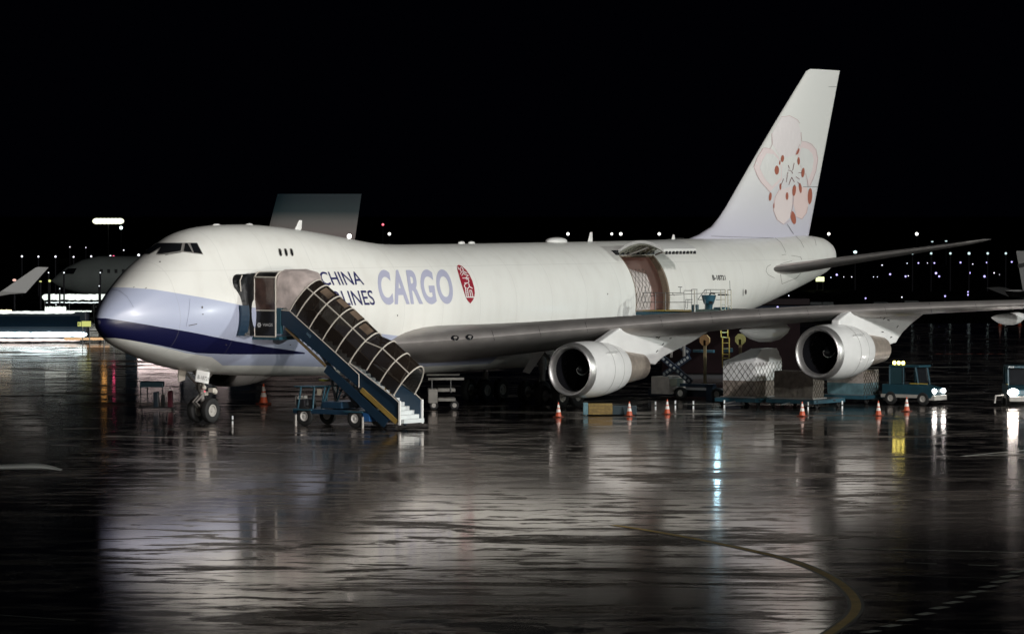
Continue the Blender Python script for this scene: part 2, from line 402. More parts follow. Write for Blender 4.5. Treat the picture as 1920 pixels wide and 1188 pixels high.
def livery():
    m = bpy.data.materials.new('freighter livery'); m.use_nodes = True; n = m.node_tree; b = n.nodes['Principled BSDF']; L = n.links
    tc = n.nodes.new('ShaderNodeTexCoord'); sp = n.nodes.new('ShaderNodeSeparateXYZ'); L.new(tc.outputs['Object'], sp.inputs[0])
    X, Z = sp.outputs[0], sp.outputs[2]
    def M(op, a, c, d=None):
        k = n.nodes.new('ShaderNodeMath'); k.operation = op
        for i, q in enumerate((a, c)+((d,) if d is not None else ())):
            if isinstance(q, (int, float)): k.inputs[i].default_value = q
            else: L.new(q, k.inputs[i])
        return k.outputs[0]
    def pl(pts):
        acc = pts[0][1]
        for (x0, z0), (x1, z1) in zip(pts, pts[1:]):
            r = n.nodes.new('ShaderNodeMapRange'); L.new(X, r.inputs[0])
            for i, q in enumerate((x0, x1, 0, z1-z0)): r.inputs[i+1].default_value = q
            acc = M('ADD', acc, r.outputs[0])
        return acc
    def line(P):
        o = []
        for u, v in P:
            h = onskin(u, v)
            if h: o.append((h.x, h.z))
        o.sort(); return o
    lav_t = pl(line([(218, 538.6), (250, 539.6), (284, 542), (337, 550.3), (390, 559.5), (436, 568.5), (560, 594), (650, 612), (718, 626), (752, 630), (860, 641)]))
    nav_t = pl(line([(192, 590.5), (230, 595.5), (301, 607), (358, 616.5), (400, 625), (443, 633.5), (500, 644), (560, 653), (592, 658)])+[(12.9, 3.3), (13.5, 2.6)])
    nav_b = pl(line([(215, 633.5), (240, 637), (270, 642), (301, 647.5), (335, 655), (368, 661.7), (430, 664), (520, 664), (592, 663)]))
    lav_b = pl([(0, 4.6), (4.5, 3.6), (6.2, 3.35), (7.5, 2.9), (12, 2.75), (20, 2.35), (40, 2.2), (41, 6)])
    def gt(a, c): return M('GREATER_THAN', a, c)
    def mix(f, a, c):
        k = n.nodes.new('ShaderNodeMix'); k.data_type = 'RGBA'; L.new(f, k.inputs[0])
        for i, q in ((6, a), (7, c)):
            if isinstance(q, tuple): k.inputs[i].default_value = (*q, 1)
            else: L.new(q, k.inputs[i])
        return k.outputs[2]
    t = n.nodes.new('ShaderNodeTexNoise'); mp = n.nodes.new('ShaderNodeMapping'); mp.inputs['Scale'].default_value = (.5, .5, .12)
    L.new(tc.outputs['Object'], mp.inputs[0]); L.new(mp.outputs[0], t.inputs['Vector']); t.inputs['Scale'].default_value = 3; t.inputs['Detail'].default_value = 7
    dirt = n.nodes.new('ShaderNodeMapRange'); L.new(t.outputs[0], dirt.inputs[0]); dirt.inputs[1].default_value = .45; dirt.inputs[2].default_value = .75; dirt.inputs[3].default_value = 0; dirt.inputs[4].default_value = .17
    white = mix(dirt.outputs[0], (.80, .80, .76), (.52, .48, .43))
    c = mix(gt(Z, lav_b), white, (.43, .47, .61))
    c = mix(gt(Z, nav_b), c, (.007, .008, .045))
    c = mix(gt(Z, nav_t), c, (.43, .47, .61))
    c = mix(gt(Z, lav_t), c, white)
    # aft of the wing the whole body is white
    c = mix(gt(X, 30.5), c, white)
    # faint skin joints every few metres
    fr = M('FRACT', M('DIVIDE', X, 3.4), 0.0); jl = M('LESS_THAN', fr, .009)
    fz = M('LESS_THAN', M('ABSOLUTE', M('SUBTRACT', Z, 7.62), 0.0), .012)
    c = mix(M('MULTIPLY', M('MAXIMUM', jl, fz), .2), c, (.25, .24, .23))
    L.new(c, b.inputs['Base Color']); b.inputs['Roughness'].default_value = .38; b.inputs['Coat Weight'].default_value = .12; b.inputs['Coat Roughness'].default_value = .2
    return m
M_liv = livery()
fus = fm.build('fuselage', M_liv, AC, smooth=True)
fus.data.set_sharp_from_angle(angle=radians(60))

# hold behind the open side door
M_hold = mat('salmon hold lining', (.78, .58, .53), .6, noise=.1, nscale=1)
hm = MB()
hx0, hx1, hy, hz0, hz1 = 41.2, 47.6, 2.4, 4.9, 7.9
hm.poly([(hx0, hy, hz0), (hx1, hy, hz0), (hx1, hy, hz1), (hx0, hy, hz1)]); hm.poly([(hx0, -3.1, hz0), (hx1, -3.1, hz0), (hx1, hy, hz0), (hx0, hy, hz0)])
hm.poly([(hx0, -2.1, hz1), (hx1, -2.1, hz1), (hx1, hy, hz1), (hx0, hy, hz1)]); hm.poly([(hx0, -2.9, hz0), (hx0, hy, hz0), (hx0, hy, hz1), (hx0, -1.9, hz1)])
hm.poly([(46.4, -2.95, hz0), (46.4, hy, hz0), (46.4, hy, hz1), (46.4, -1.9, hz1)])
for k in range(6): hm.bb(hx0, hx1, 2.30, 2.39, 5.3+.45*k, 5.34+.45*k)
hm.build('hold_lining', M_hold, AC)
fr = MB()                                            # door frame following the skin
def side_y(x, z):
    h = skin0.ray_cast(Vector((x, -20, z)), Vector((0, 1, 0))); return h[0].y if h[0] else 0
for xx, ww in ((DX0-.02, .05), (DX1-.03, .16)):
    zz = [DZ0-.05+(DZ1-DZ0+.1)*k/14 for k in range(15)]
    fr.quadstrip([[(xx, side_y(xx, z)-.02, z), (xx+ww, side_y(xx, z)-.02, z), (xx+ww, side_y(xx, z)+.35, z), (xx, side_y(xx, z)+.35, z)] for z in zz])
fr.bb(DX0, DX1, side_y(44, DZ0)-.03, -2.8, DZ0-.06, DZ0)
fr.bb(DX0, DX1, side_y(44, DZ1)-.01, side_y(44, DZ1)+.4, DZ1-.05, DZ1+.03)
fr.build('door_frame', mat('bronze door frame', (.30, .24, .18), .4, metal=.3, noise=.2, nscale=6), AC)
# upward opened cargo door: a curved shell swung over the crown line
cd = MB(); A = []
for k in range(15):
    t = k/14; y = -1.95-3.15*t; z = 8.22+.62*sin(pi*(t*.93+.03))**.9+.10*t
    A.append((y, z))
def shell(x): 
    o = [(x, y, z) for y, z in A]; i = [(x, y+.02, z-.17) for y, z in A[::-1]]; return o+i
cd.quadstrip([shell(DX0+(DX1-DX0)*k/6) for k in range(7)])
door = cd.build('cargo_door', M_white, AC, smooth=True)
rb = MB()
for k in range(7):
    x = DX0+.12+(DX1-DX0-.24)*k/6
    rb.quadstrip([[(x-.035, y, z-.17), (x+.035, y, z-.17), (x+.035, y, z-.27), (x-.035, y, z-.27)] for y, z in A])
for j in (2, 5, 8, 11): rb.bb(DX0+.1, DX1-.1, A[j][0]-.03, A[j][0]+.03, A[j][1]-.26, A[j][1]-.16)
rb.build('door_ribs', mat('primer green grey', (.30, .30, .25), .5), door)
for k in range(9): lt = MB().bb(DX0+.2+k*.37, DX0+.34+k*.37, A[-1][0]-.05, A[-1][0]+.06, A[-1][1]-.30, A[-1][1]-.13); lt.build('door_latch', M_dark, door)
for x in (DX0+.25, DX1-.25): MB().cyl((x, -2.5, 8.05), (x, -3.9, 8.5), .05).build('door_actuator', M_chrome, door)
hg = MB(); hg.bb(DX0-.25, DX1+.35, -2.05, -1.75, 8.05, 8.33); hg.build('door_hinge', M_dark, AC)

# wing
WY = [2.2, 3.25, 5, 7, 9.5, 12.2, 15.5, 19, 23.5, 28, 31.0, 32.0]
WLX = [19.0, 20.0, 21.4, 23.2, 25.45, 27.8, 30.8, 33.85, 37.85, 41.85, 44.5, 45.8]
WLZ = [3.6, 3.68, 3.82, 4.02, 4.30, 4.58, 4.90, 5.18, 5.42, 5.62, 5.72, 5.74]
WTX = [36.6, 36.6, 36.9, 37.3, 38.0, 38.9, 40.5, 42.3, 44.7, 47.1, 48.8, 49.3]
WT = [.112, .112, .110, .108, .106, .104, .100, .097, .094, .09, .085, .07]
WI = [1.0, 1.0, 1.0, 1.0, 1.0, 1.0, .8, .8, .2, -.3, -.5, -.5]
def wing_mesh(s):
    mb = MB(); R = []
    for y, lx, lz, tx, t, inc in zip(WY, WLX, WLZ, WTX, WT, WI):
        c = tx-lx; sn = sin(radians(inc))
        R.append([(lx+p*c, s*y, lz+q*c-p*c*sn) for p, q in slatfoil(20, t)])
    mb.quadstrip(R); return mb
for s in (-1, 1):
    wm = wing_mesh(s); bmesh.ops.recalc_face_normals(wm.bm, faces=wm.bm.faces[:])
    if s == -1: wbvh = BVHTree.FromBMesh(wm.bm)
    wo = wm.build('wing', M_wing, AC, smooth=True)
    if s == -1: WING = wo
    # winglet
    wl = MB(); R = []
    for k, (dy, dz, lx, c) in enumerate(((0, 0, 45.9, 3.3), (.15, .35, 46.4, 2.9), (.45, 1.1, 47.1, 2.1), (.8, 1.95, 47.9, 1.2))):
        R.append([(lx+p*c, s*(32.0+dy+q*c*.9), 5.74+dz-q*c*.3) for p, q in airfoil(10, .09)])
    wl.quadstrip(R); wl.build('winglet', M_white, wo, smooth=True)
# landing lights in the leading edge, flap track fairings
M_glass = mat('dark glass', (.01, .011, .013), .08, spec=.6)
def oval(cx, cy, a, b, rot=0, n=18): return [(cx+a*cos(t)*cos(rot)-b*sin(t)*sin(rot), cy+a*cos(t)*sin(rot)+b*sin(t)*cos(rot)) for t in [2*pi*i/n for i in range(n)]]
for c in ((853, 633.5), (880, 632)):
    decal([wbvh], art([oval(c[0], c[1], 7.5, 4.5)]), 'landing_light', M_glass, WING, .03, 4)
    decal([wbvh], art([oval(c[0]+1, c[1]-.5, 3.4, 2.2)]), 'light_bulb', M_chrome, WING, .05, 4)
vc = lambda u: interp(u, [800, 900, 1000, 1100, 1200, 1300, 1500, 1700, 1900], [640, 631, 622, 613, 605, 597.5, 586, 577.5, 571])
for u in (925, 1012, 1100, 1240, 1335, 1425, 1515, 1660, 1745, 1830): decal([wbvh], art(stroke([(u-3, vc(u)-9), (u, vc(u)), (u+2, vc(u)+9)], .8)), 'slat_joint', M_dark, WING, .012, 6)
for s in (-1, 1):
    for y, x0, L_, r in ((8.4, 34.5, 5.2, .42), (15.0, 34.4, 5.2, .46), (24.6, 44.6, 4.0, .3), (28.4, 46.4, 3.4, .24)):
        zb = interp(y, WY, WLZ)-.55-.1
        mb = MB(); mb.quadstrip([[(x0+L_*t, s*y+r*.8*f*cos(a), zb-.28*L_*.12*sin(pi*t)+r*1.15*f*sin(a)) for a in [2*pi*j/14 for j in range(14)]] for t, f in ((0, .02), (.06, .3), (.2, .68), (.4, .95), (.6, 1), (.78, .9), (.92, .5), (1, .05))])
        mb.build('flap_track_fairing', M_nac, AC, smooth=True)

# engines
def engine(cx, cy, cz):
    e = thing('engine', None, None, (cx, cy, cz)); e.parent = AC
    ax = (1, 0, 0); LN = lambda P_: [(.45+(a-.45)*1.09 if a > .45 else a, r) for a, r in P_]
    MB().lathe((0, 0, 0), ax, [(.42, 1.10), (.2, 1.13), (.08, 1.19), (.01, 1.25), (0, 1.28), (.02, 1.31), (.1, 1.355), (.25, 1.39), (.42, 1.415)], 56).build('inlet_lip', M_alu, e, smooth=True)
    MB().lathe((0, 0, 0), ax, LN([(.421, 1.416), (.9, 1.45), (1.5, 1.465), (2.2, 1.44), (2.9, 1.35), (3.4, 1.25), (3.8, 1.15), (3.78, 1.10), (3.3, 1.12)]), 56).build('cowl', M_nac, e, smooth=True)
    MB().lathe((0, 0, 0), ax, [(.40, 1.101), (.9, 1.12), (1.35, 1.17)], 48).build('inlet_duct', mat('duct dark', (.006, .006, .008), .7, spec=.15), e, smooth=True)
    j = MB().lathe((0, 0, 0), ax, LN([(1.95, 1.4590), (1.952, 1.461), (1.972, 1.461), (1.974, 1.4575)]), 56); j.lathe((0, 0, 0), ax, LN([(2.9, 1.350), (2.902, 1.354), (2.92, 1.352), (2.922, 1.345)]), 56)
    j.build('cowl_joint', mat('joint grey', (.22, .21, .2), .6), e)
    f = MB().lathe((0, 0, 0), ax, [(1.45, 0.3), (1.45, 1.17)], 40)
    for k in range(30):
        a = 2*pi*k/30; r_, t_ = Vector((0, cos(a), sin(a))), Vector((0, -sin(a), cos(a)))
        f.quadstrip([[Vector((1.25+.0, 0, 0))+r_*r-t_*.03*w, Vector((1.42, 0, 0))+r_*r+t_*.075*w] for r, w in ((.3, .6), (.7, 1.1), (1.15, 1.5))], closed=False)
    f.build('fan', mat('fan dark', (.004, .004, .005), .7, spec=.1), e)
    sp = MB().lathe((0, 0, 0), ax, [(.80, .005), (.86, .09), (1.0, .2), (1.2, .31), (1.35, .36)], 32).build('spinner', M_dark, e, smooth=True)
    sw = MB(); S = []
    for k in range(40):
        t = k/39; a = 2.6-t*1.9*pi; r = .02+.33*t**1.1; xx = interp(r, [.005, .09, .2, .31, .36], [.80, .86, 1.0, 1.2, 1.35])-.012
        for_w = .010+.016*sin(pi*t)
        S.append([(xx, (r-for_w)*cos(a), (r-for_w)*sin(a)), (xx, (r+for_w)*cos(a), (r+for_w)*sin(a))])
    sw.quadstrip(S, closed=False); sw.build('spinner_swirl', mat('white swirl', (.8, .8, .78), .4), sp)
    MB().lathe((0, 0, 0), ax, LN([(3.2, 1.02), (3.8, .98), (4.5, .90), (4.52, .87), (5.3, .78), (6.1, .68), (6.08, .63), (5.5, .55)]), 40).build('core_nozzle', M_core, e, smooth=True)
    MB().lathe((0, 0, 0), ax, [(5.3, .42), (6.1, .26), (6.6, .03)], 24).build('exhaust_plug', M_core, e, smooth=True)
    st = MB(); st.quadstrip([[(1.5, -1.40*cos(.6)+0*0, 1.40*sin(.6)), (2.6, -1.36*cos(.6), 1.36*sin(.6))], [(1.9, -1.75*cos(.6), 1.75*sin(.6)), (2.6, -1.66*cos(.6), 1.66*sin(.6))]], closed=False)
    st.build('nacelle_strake', M_nac, e)
    return e
PY_IN = [(24.9, 3.0), (25.0, 3.55), (26.2, 3.95), (27.2, 4.32), (28.0, 4.6), (30.5, 4.75), (36.7, 4.16), (34.55, 3.5), (33, 3.12), (31.9, 2.85), (31.3, 2.6), (31.0, 2.42), (29.5, 2.6), (27, 2.8)]
PY_OUT = [(34.3, 3.9), (34.5, 4.85), (35.2, 5.12), (36.0, 5.40), (36.8, 5.43), (39.3, 5.22), (43.7, 5.0), (42.2, 4.47), (41.3, 4.05), (40.8, 3.72), (40.55, 3.5), (39.9, 3.42), (38.5, 3.5), (36, 3.8)]
for s in (-1, 1):
    for ex, ey, ez, P in ((23.55, 11.68, 2.37), (33.1, 20.83, 3.18)) and ((23.2, 11.68, 2.37, PY_IN), (32.6, 20.83, 3.18, PY_OUT)):
        engine(ex, s*ey, ez)
        pm = MB(); pm.prism([(x, s*ey-.24, z) for x, z in P], (0, .48, 0))
        pm.build('engine_pylon', M_nac, AC, bevel=.1)
for (s, pts) in ((-20.83, ((1652, 594), (1658, 597), (1666, 600), (1683, 612), (1655, 622), (1671, 632))), (-11.68, ((1226, 626), (1232, 632), (1236, 632), (1257, 634), (1243, 645), (1232, 658)))):
    d = MB()
    for u, v in pts:
        p = py(u, v, s-.245); d.box((p.x, s-.243, p.z), (.22, .012, .05), ry=random.uniform(-.6, .6))
    d.build('pylon_vents', M_dark, AC)

# fin
ZL = [8.5, 8.95, 9.15, 9.61, 10.2, 10.73, 12.98, 15.77, 18.9, 19.15, 19.32]
XL = [51.0, 53.2, 54.1, 55.5, 56.4, 57.05, 59.48, 62.56, 66.15, 66.4, 66.9]
R = []
for z, lx in zip(ZL, XL):
    tx = 66.84+(z-9.15)*.366; c = tx-lx; th = .10 if z < 19 else .06; th *= min(1, 9/c)
    R.append([(lx+p*c, q*c, z) for p, q in airfoil(18, th)])
fn = MB(); fn.quadstrip(R); bmesh.ops.recalc_face_normals(fn.bm, faces=fn.bm.faces[:]); fbvh = BVHTree.FromBMesh(fn.bm)
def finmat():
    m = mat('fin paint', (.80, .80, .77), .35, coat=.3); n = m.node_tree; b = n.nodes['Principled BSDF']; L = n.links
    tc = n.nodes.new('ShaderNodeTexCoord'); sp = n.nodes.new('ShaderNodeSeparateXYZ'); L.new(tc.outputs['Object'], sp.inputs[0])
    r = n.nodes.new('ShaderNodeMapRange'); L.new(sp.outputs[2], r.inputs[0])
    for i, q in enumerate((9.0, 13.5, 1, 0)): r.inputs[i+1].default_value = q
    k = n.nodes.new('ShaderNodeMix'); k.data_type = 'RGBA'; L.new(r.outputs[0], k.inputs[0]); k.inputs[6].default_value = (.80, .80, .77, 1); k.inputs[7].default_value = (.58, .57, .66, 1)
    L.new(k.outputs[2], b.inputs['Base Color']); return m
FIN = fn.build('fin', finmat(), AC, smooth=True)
def F5(P): return [(1400+x/4.95, 200+y/4.95) for x, y in P]
petals = [[(150, 385), (235, 395), (300, 470), (325, 560), (325, 680), (215, 790), (130, 700), (65, 560), (95, 480)],
          [(508, 322), (590, 345), (640, 400), (658, 480), (640, 600), (580, 745), (545, 640), (500, 560), (470, 470)],
          [(250, 860), (290, 780), (410, 740), (425, 800), (425, 900), (400, 1030), (340, 1090), (280, 1050), (245, 960)],
          [(450, 740), (560, 750), (572, 900), (560, 980), (510, 1043), (460, 1020), (432, 900)],
          [(235, 250), (320, 97), (395, 85), (470, 120), (500, 240), (500, 320), (460, 440), (380, 470), (300, 450), (240, 350)]]
pc = [(.79, .68, .675), (.79, .67, .665), (.79, .70, .69), (.79, .64, .615), (.79, .74, .74)]
for P, c in zip(petals, pc):
    pt = decal([fbvh], art([F5(P)]), 'blossom_petal', mat('petal pink %d' % pc.index(c), c, .38), FIN, .012, 8)
    def rim(P, k): 
        cx = sum(p[0] for p in P)/len(P); cy = sum(p[1] for p in P)/len(P); return [(cx+(x-cx)*k, cy+(y-cy)*k) for x, y in P]
    if P in petals[:2]:
        decal([fbvh], art([F5([(x+(410-x)*.10, y+(620-y)*.10) for x, y in rim(P, .84)])]), 'petal_heart', M_white if P is petals[1] or P is petals[0] else mat('petal pale', (.80, .76, .73), .38), pt, .018, 8)
M_pl = mat('petal outline', (.58, .41, .41), .4)
ol = []
for P in ([(320, 97), (360, 92), (395, 85), (440, 108), (470, 125), (490, 155)], [(502, 240), (505, 290), (508, 322), (560, 330), (600, 350), (640, 400), (658, 480), (640, 600), (610, 680), (580, 745)],
          [(232, 250), (235, 350), (215, 393), (160, 382)], [(65, 560), (95, 640), (130, 700), (180, 755), (215, 795)], [(300, 770), (262, 840), (245, 960), (280, 1050), (340, 1092), (395, 1055)],
          [(460, 1022), (510, 1043), (550, 990), (565, 930)], [(490, 350), (470, 400), (450, 445)], [(545, 620), (560, 680), (566, 745)], [(430, 830), (425, 930), (405, 1010)], [(65, 560), (95, 480), (150, 390)]):
    ol += stroke(F5(P), .75)
decal([fbvh], art(ol), 'petal_outline', M_pl, FIN, .026, 8)
M_st = mat('stamen russet', (.40, .135, .09), .4)
st = [(330, 483, 15, 33, .1), (277, 590, 21, 43, 0), (480, 505, 12, 36, 0), (520, 612, 15, 45, .1), (438, 778, 17, 52, .1), (495, 755, 13, 48, -.1), (372, 830, 13, 36, 0), (585, 830, 21, 76, .05), (430, 1030, 24, 62, -.2), (217, 835, 13, 40, .1), (250, 920, 7, 28, .1), (311, 742, 9, 30, 0), (471, 418, 12, 32, .4), (305, 520, 7, 22, .1)]
for x, y, a, b, r in st: decal([fbvh], art([F5(oval(x, y, a, b, r, 14))]), 'blossom_stamen', M_st, FIN, .022, 8)
fl = []
for P in ([(385, 590), (410, 595), (425, 620)], [(385, 545), (395, 575)], [(438, 525), (425, 590)], [(375, 640), (365, 700)], [(415, 655), (388, 725)], [(415, 655), (440, 700)], [(455, 650), (488, 675)], [(480, 612), (510, 615)], [(380, 610), (372, 640)], [(340, 670), (315, 730)], [(470, 700), (495, 730)], [(430, 740), (445, 725)]):
    fl += stroke(F5(P), .9)
decal([fbvh], art(fl), 'blossom_filaments', mat('filament maroon', (.2, .07, .07), .4), FIN, .026, 8)
seams = []
for P in ([(520, 744), (658, 744)], [(372, 1088), (432, 1182)]): seams += stroke(F5(P), .6)
for P in ([(1553, 163), (1571, 163)], [(1333, 443), (1450, 446)]): seams += stroke(P, .5)
decal([fbvh], art(seams), 'rudder_seam', M_dark, FIN, .03, 8)

# tailplane
for s in (-1, 1):
    mb = MB(); R = []
    for y, lx, lz, c, t in ((1.0, 57.0, 6.85, 8.8, .085), (2.2, 58.25, 7.0, 8.0, .08), (6, 62.0, 7.72, 5.7, .08), (10.3, 66.3, 8.52, 3.1, .075), (10.9, 67.0, 8.66, 2.5, .07), (11.1, 68.4, 8.8, 1.5, .05)):
        R.append([(lx+p*c, s*y, lz+q*c+p*c*.025) for p, q in slatfoil(18, t)])
    mb.quadstrip(R); mb.build('tailplane', mat('tailplane metal', (.55, .52, .50), .36, metal=.8, noise=.15, nscale=1.5), AC, smooth=True)
tf = MB(); R = []                                    # seal plate outline round the tailplane root
sl = []
for P in ([(1436, 508), (1438, 500), (1445, 496)], [(1436, 508), (1440, 515), (1452, 521)], [(1463, 514), (1466, 532), (1493, 521), (1501, 512)], [(1463, 495), (1485, 489)], [(1484, 479), (1501, 482), (1503, 487)], [(1466, 478), (1474, 477)]):
    sl += stroke(P, .6)
for P in ([(1453, 446), (1464, 455), (1470, 466), (1473, 474)], [(1492, 443), (1501, 452), (1507, 464)], [(1522, 441), (1528, 450), (1530, 460)]): sl += stroke(P, .5)
decal([skin0], art(sl), 'tail_seams', mat('seam grey', (.16, .14, .13), .5), AC, .012, 6)
# cockpit glazing
def Q4(P, s=(170, 410), k=4.4): return [(s[0]+x/k, s[1]+y/k) for x, y in P]
panes = [Q4([(600, 205), (755, 207), (742, 268), (640, 284), (570, 292), (552, 290)]), Q4([(780, 206), (800, 206), (838, 278), (768, 270)]), Q4([(822, 205), (876, 206), (920, 291), (852, 282)])]
fg = decal([skin0], art([Q4([(590, 199), (878, 199), (929, 297), (760, 276), (640, 291), (540, 297)])]), 'cockpit_frame', mat('window frame grey', (.24, .23, .22), .45), AC, .012, 5)
decal([skin0], art(stroke(Q4([(615, 304), (680, 291), (745, 281)]), .7)+stroke(Q4([(560, 300), (600, 296), (640, 293)]), .7)), 'windscreen_wiper', M_dark, AC, .03, 5)
for P in panes: decal([skin0], art([P]), 'cockpit_window', M_glass, AC, .03, 5)
# starboard panes, the same shapes seen from the other side
for o in [c for c in AC.children if c.name.startswith(('cockpit_window', 'cockpit_frame'))]:
    me = o.data.copy(); 
    for v in me.vertices: v.co.y = -v.co.y
    me.flip_normals(); c = bpy.data.objects.new(o.name.split('.')[0], me); COL.objects.link(c); c.parent = AC
for u in (525, 535.7, 546.5):
    w = decal([skin0], art([[(u-3.6, 466.8), (u-2.0, 465.6), (u+.6, 466.2), (u+2.6, 470), (u+4.0, 477), (u+3.2, 480.2), (u+.4, 480.6), (u-2.0, 476.5)]]), 'cabin_window', mat('window rim grey', (.16, .15, .14), .4), AC, .014, 5)
    decal([skin0], art([[(u-2.4, 468), (u-.1, 467.8), (u+2.7, 477), (u+2.1, 478.8), (u+.6, 479), (u-1.2, 475)]]), 'window_glass', M_glass, w, .022, 5)
# titles
def words(s, quad, name, m, bold=0, off=.014): return decal([skin0], text_bm(s, quad, bold), name, m, AC, off, 4)
M_nvt = mat('navy lettering', (.02, .02, .10), .4); M_lvt = mat('lavender lettering', (.42, .43, .56), .4)
words('CHINA', ((596, 509.5), (671.5, 509), (683.5, 534), (606, 535)), 'title_lettering', M_nvt, .008)
words('AIRLINES', ((598, 546), (697, 544), (704, 571.5), (610, 573)), 'title_lettering', M_nvt, .008)
decal([skin0], text_bm('CARGO', ((704, 506), (843, 505), (853, 569.5), (713.5, 571.5)), .032, 1.12), 'title_lettering', M_lvt, AC, .014, 4)
S4 = lambda P: [(840+x/11.875, 480+y/11.875) for x, y in P]
seal = decal([skin0], art([S4([(200, 250), (205, 215), (235, 198), (300, 222), (400, 310), (480, 425), (540, 555), (580, 700), (594, 820), (583, 900), (552, 980), (492, 1056), (432, 990), (385, 900), (340, 760), (290, 600), (240, 430), (208, 320)])]), 'seal_emblem', mat('seal red', (.30, .012, .03), .4), AC, .014, 4)
zs = []
for P, w in (([(215, 245), (230, 295), (262, 300), (268, 255)], 1.3), ([(290, 245), (330, 300)], 1.3), ([(265, 300), (290, 360), (262, 410)], 1.3), ([(290, 360), (340, 330), (320, 295)], 1.3), ([(300, 440), (345, 360), (415, 385)], 1.4), ([(345, 400), (450, 440)], 1.4), ([(360, 350), (400, 375)], 1.2), ([(318, 493), (460, 493)], 1.5), ([(370, 400), (365, 560), (350, 620)], 0.01), ([(430, 440), (380, 500)], 1.3),
             ([(360, 600), (440, 600), (458, 570), (445, 520), (400, 520)], 1.6), ([(395, 620), (360, 640), (358, 680), (400, 720)], 1.6), ([(455, 620), (470, 680), (430, 725)], 1.6), ([(470, 680), (535, 720)], 1.6),
             ([(380, 720), (400, 900)], 1.5), ([(425, 720), (450, 905)], 1.5), ([(390, 770), (430, 765)], 1.0), ([(395, 820), (438, 815)], 1.0), ([(400, 865), (442, 860)], 1.0), ([(475, 760), (500, 900)], 1.5), ([(475, 760), (515, 765), (545, 900)], 1.6), ([(400, 910), (590, 915)], 2.2)):
    if w > .1: zs += stroke(S4(P), w)
decal([skin0], art(zs), 'seal_script', M_white, seal, .024, 4)
words('B-18721', ((1334.5, 515.5), (1359, 516), (1361, 525), (1336.5, 525.5)), 'registration_lettering', mat('black lettering', (.03, .03, .03), .5), .03)
# small skin fittings
ft = []
for u, v, a, b in ((379, 576, 1.6, 2.4), (380, 589, 1.8, .9), (300, 491, 1.2, 1.4), (745, 591, 1, 1.6), (1139, 551, .8, 1.6), (424, 646, 1.2, 1), (544, 646, 1.2, 1), (1398, 547, 1.7, 5), (1393, 548, .6, 7)): ft.append(oval(u, v, a, b, 0, 10))
ft += stroke([(354, 610), (369, 607)], 1.4)+stroke([(250, 539), (252, 538)], 1)+stroke([(272, 541), (275, 539.5)], 1)+stroke([(1378, 581), (1389, 579)], 1.8)
decal([skin0], art(ft), 'skin_fittings', mat('fitting grey', (.09, .08, .08), .5), AC, .016, 6)
# nose radome joint and forward seams
rs = stroke([(207, 542), (224, 545), (238, 556), (247, 570), (250, 576)], .6)+stroke([(356, 560), (354, 585), (349, 612)], .5)
decal([skin0], art(rs), 'radome_joint', mat('joint blue grey', (.22, .24, .33), .5), AC, .014, 5)
# aerials
def blade(u, v0, v1, lean, c, name='aerial'):
    b0, b1 = py(u, v1, 0), py(u, v0, 0); mb = MB(); R = []
    for t in (-.15, 0, .4, .8, 1):
        z = b0.z+(b1.z-b0.z)*t; x = b0.x+lean*t; cc = c*(1-.55*max(0, t))
        R.append([(x+p*cc, q*cc, z) for p, q in airfoil(8, .14)])
    mb.quadstrip(R); mb.build(name, M_white, AC, smooth=True)
blade(553, 413, 429, .35, .55); blade(1102, 435, 453.5, .25, .5); blade(1259, 440, 449, .15, .4)
p = py(1043, 451, 0); MB().ball((p.x, 0, p.z-.03), 1, 18, (.95, .4, .22)).build('satcom_dome', M_white, AC, smooth=True)
for u, v in ((865, 453.5), (884, 453.5), (406, 420.5), (467, 420)): p = py(u, v, 0); MB().ball((p.x, 0, p.z-.06), 1, 12, (.3, .12, .1)).build('aerial', M_white, AC, smooth=True)
p = py(655, 441, 0); MB().ball((p.x, 0, p.z-.05), .12, 10).build('beacon', glow('beacon white', (1, .95, .9), 6), AC)
wp = MB()
for P in (((542, 297, 640, 291), (600, 300, 740, 283)))[0:0]: pass

# landing gear
def wheel_parts(c, ax, r, w, parent, hub=True, tyre=M_black, rim=M_rim):
    a = Vector(ax).normalized(); h = w/2
    t = MB().lathe(c, a, [(-h*.7, r*.48), (-h*.95, r*.62), (-h, r*.8), (-h*.75, r*.95), (-h*.35, r), (h*.35, r), (h*.75, r*.95), (h, r*.8), (h*.95, r*.62), (h*.7, r*.48)], 28).build('wheel', tyre, parent, smooth=True)
    if hub:
        m_ = MB(); c = Vector(c)
        m_.lathe(c, a, [(-h*.72, r*.49), (-h*.74, r*.42), (-h*.40, r*.36), (-h*.42, r*.16), (-h*.62, r*.13), (-h*.62, .01)], 28)
        m_.lathe(c, a, [(h*.72, r*.49), (h*.74, r*.42), (h*.40, r*.36), (h*.42, r*.16), (h*.62, r*.13), (h*.62, .01)], 28)
        u, w_ = m_.frame(a)
        for k in range(10):
            an = 2*pi*k/10; q = c+(u*cos(an)+w_*sin(an))*r*.28
            m_.cyl(q-a*h*.46, q-a*h*.38, r*.035, n=6)
        m_.build('rim', rim, t, smooth=True)
    return t
ng = thing('nose_gear', None, None, (7.95, 0, 0)); ng.parent = AC
for s in (-1, 1): wheel_parts((0, s*.44, .62), (0, 1, 0), .62, .40, ng)
m_ = MB(); m_.cyl((0, 0, .55), (-.18, 0, 1.65), .11); m_.cyl((-.18, 0, 1.6), (-.34, 0, 2.7), .18); m_.cyl((0, -.42, .62), (0, .42, .62), .10)
m_.cyl((-.22, -.3, 1.75), (-.22, .3, 1.75), .09)
m_.build('oleo_strut', M_chrome, ng, smooth=True)
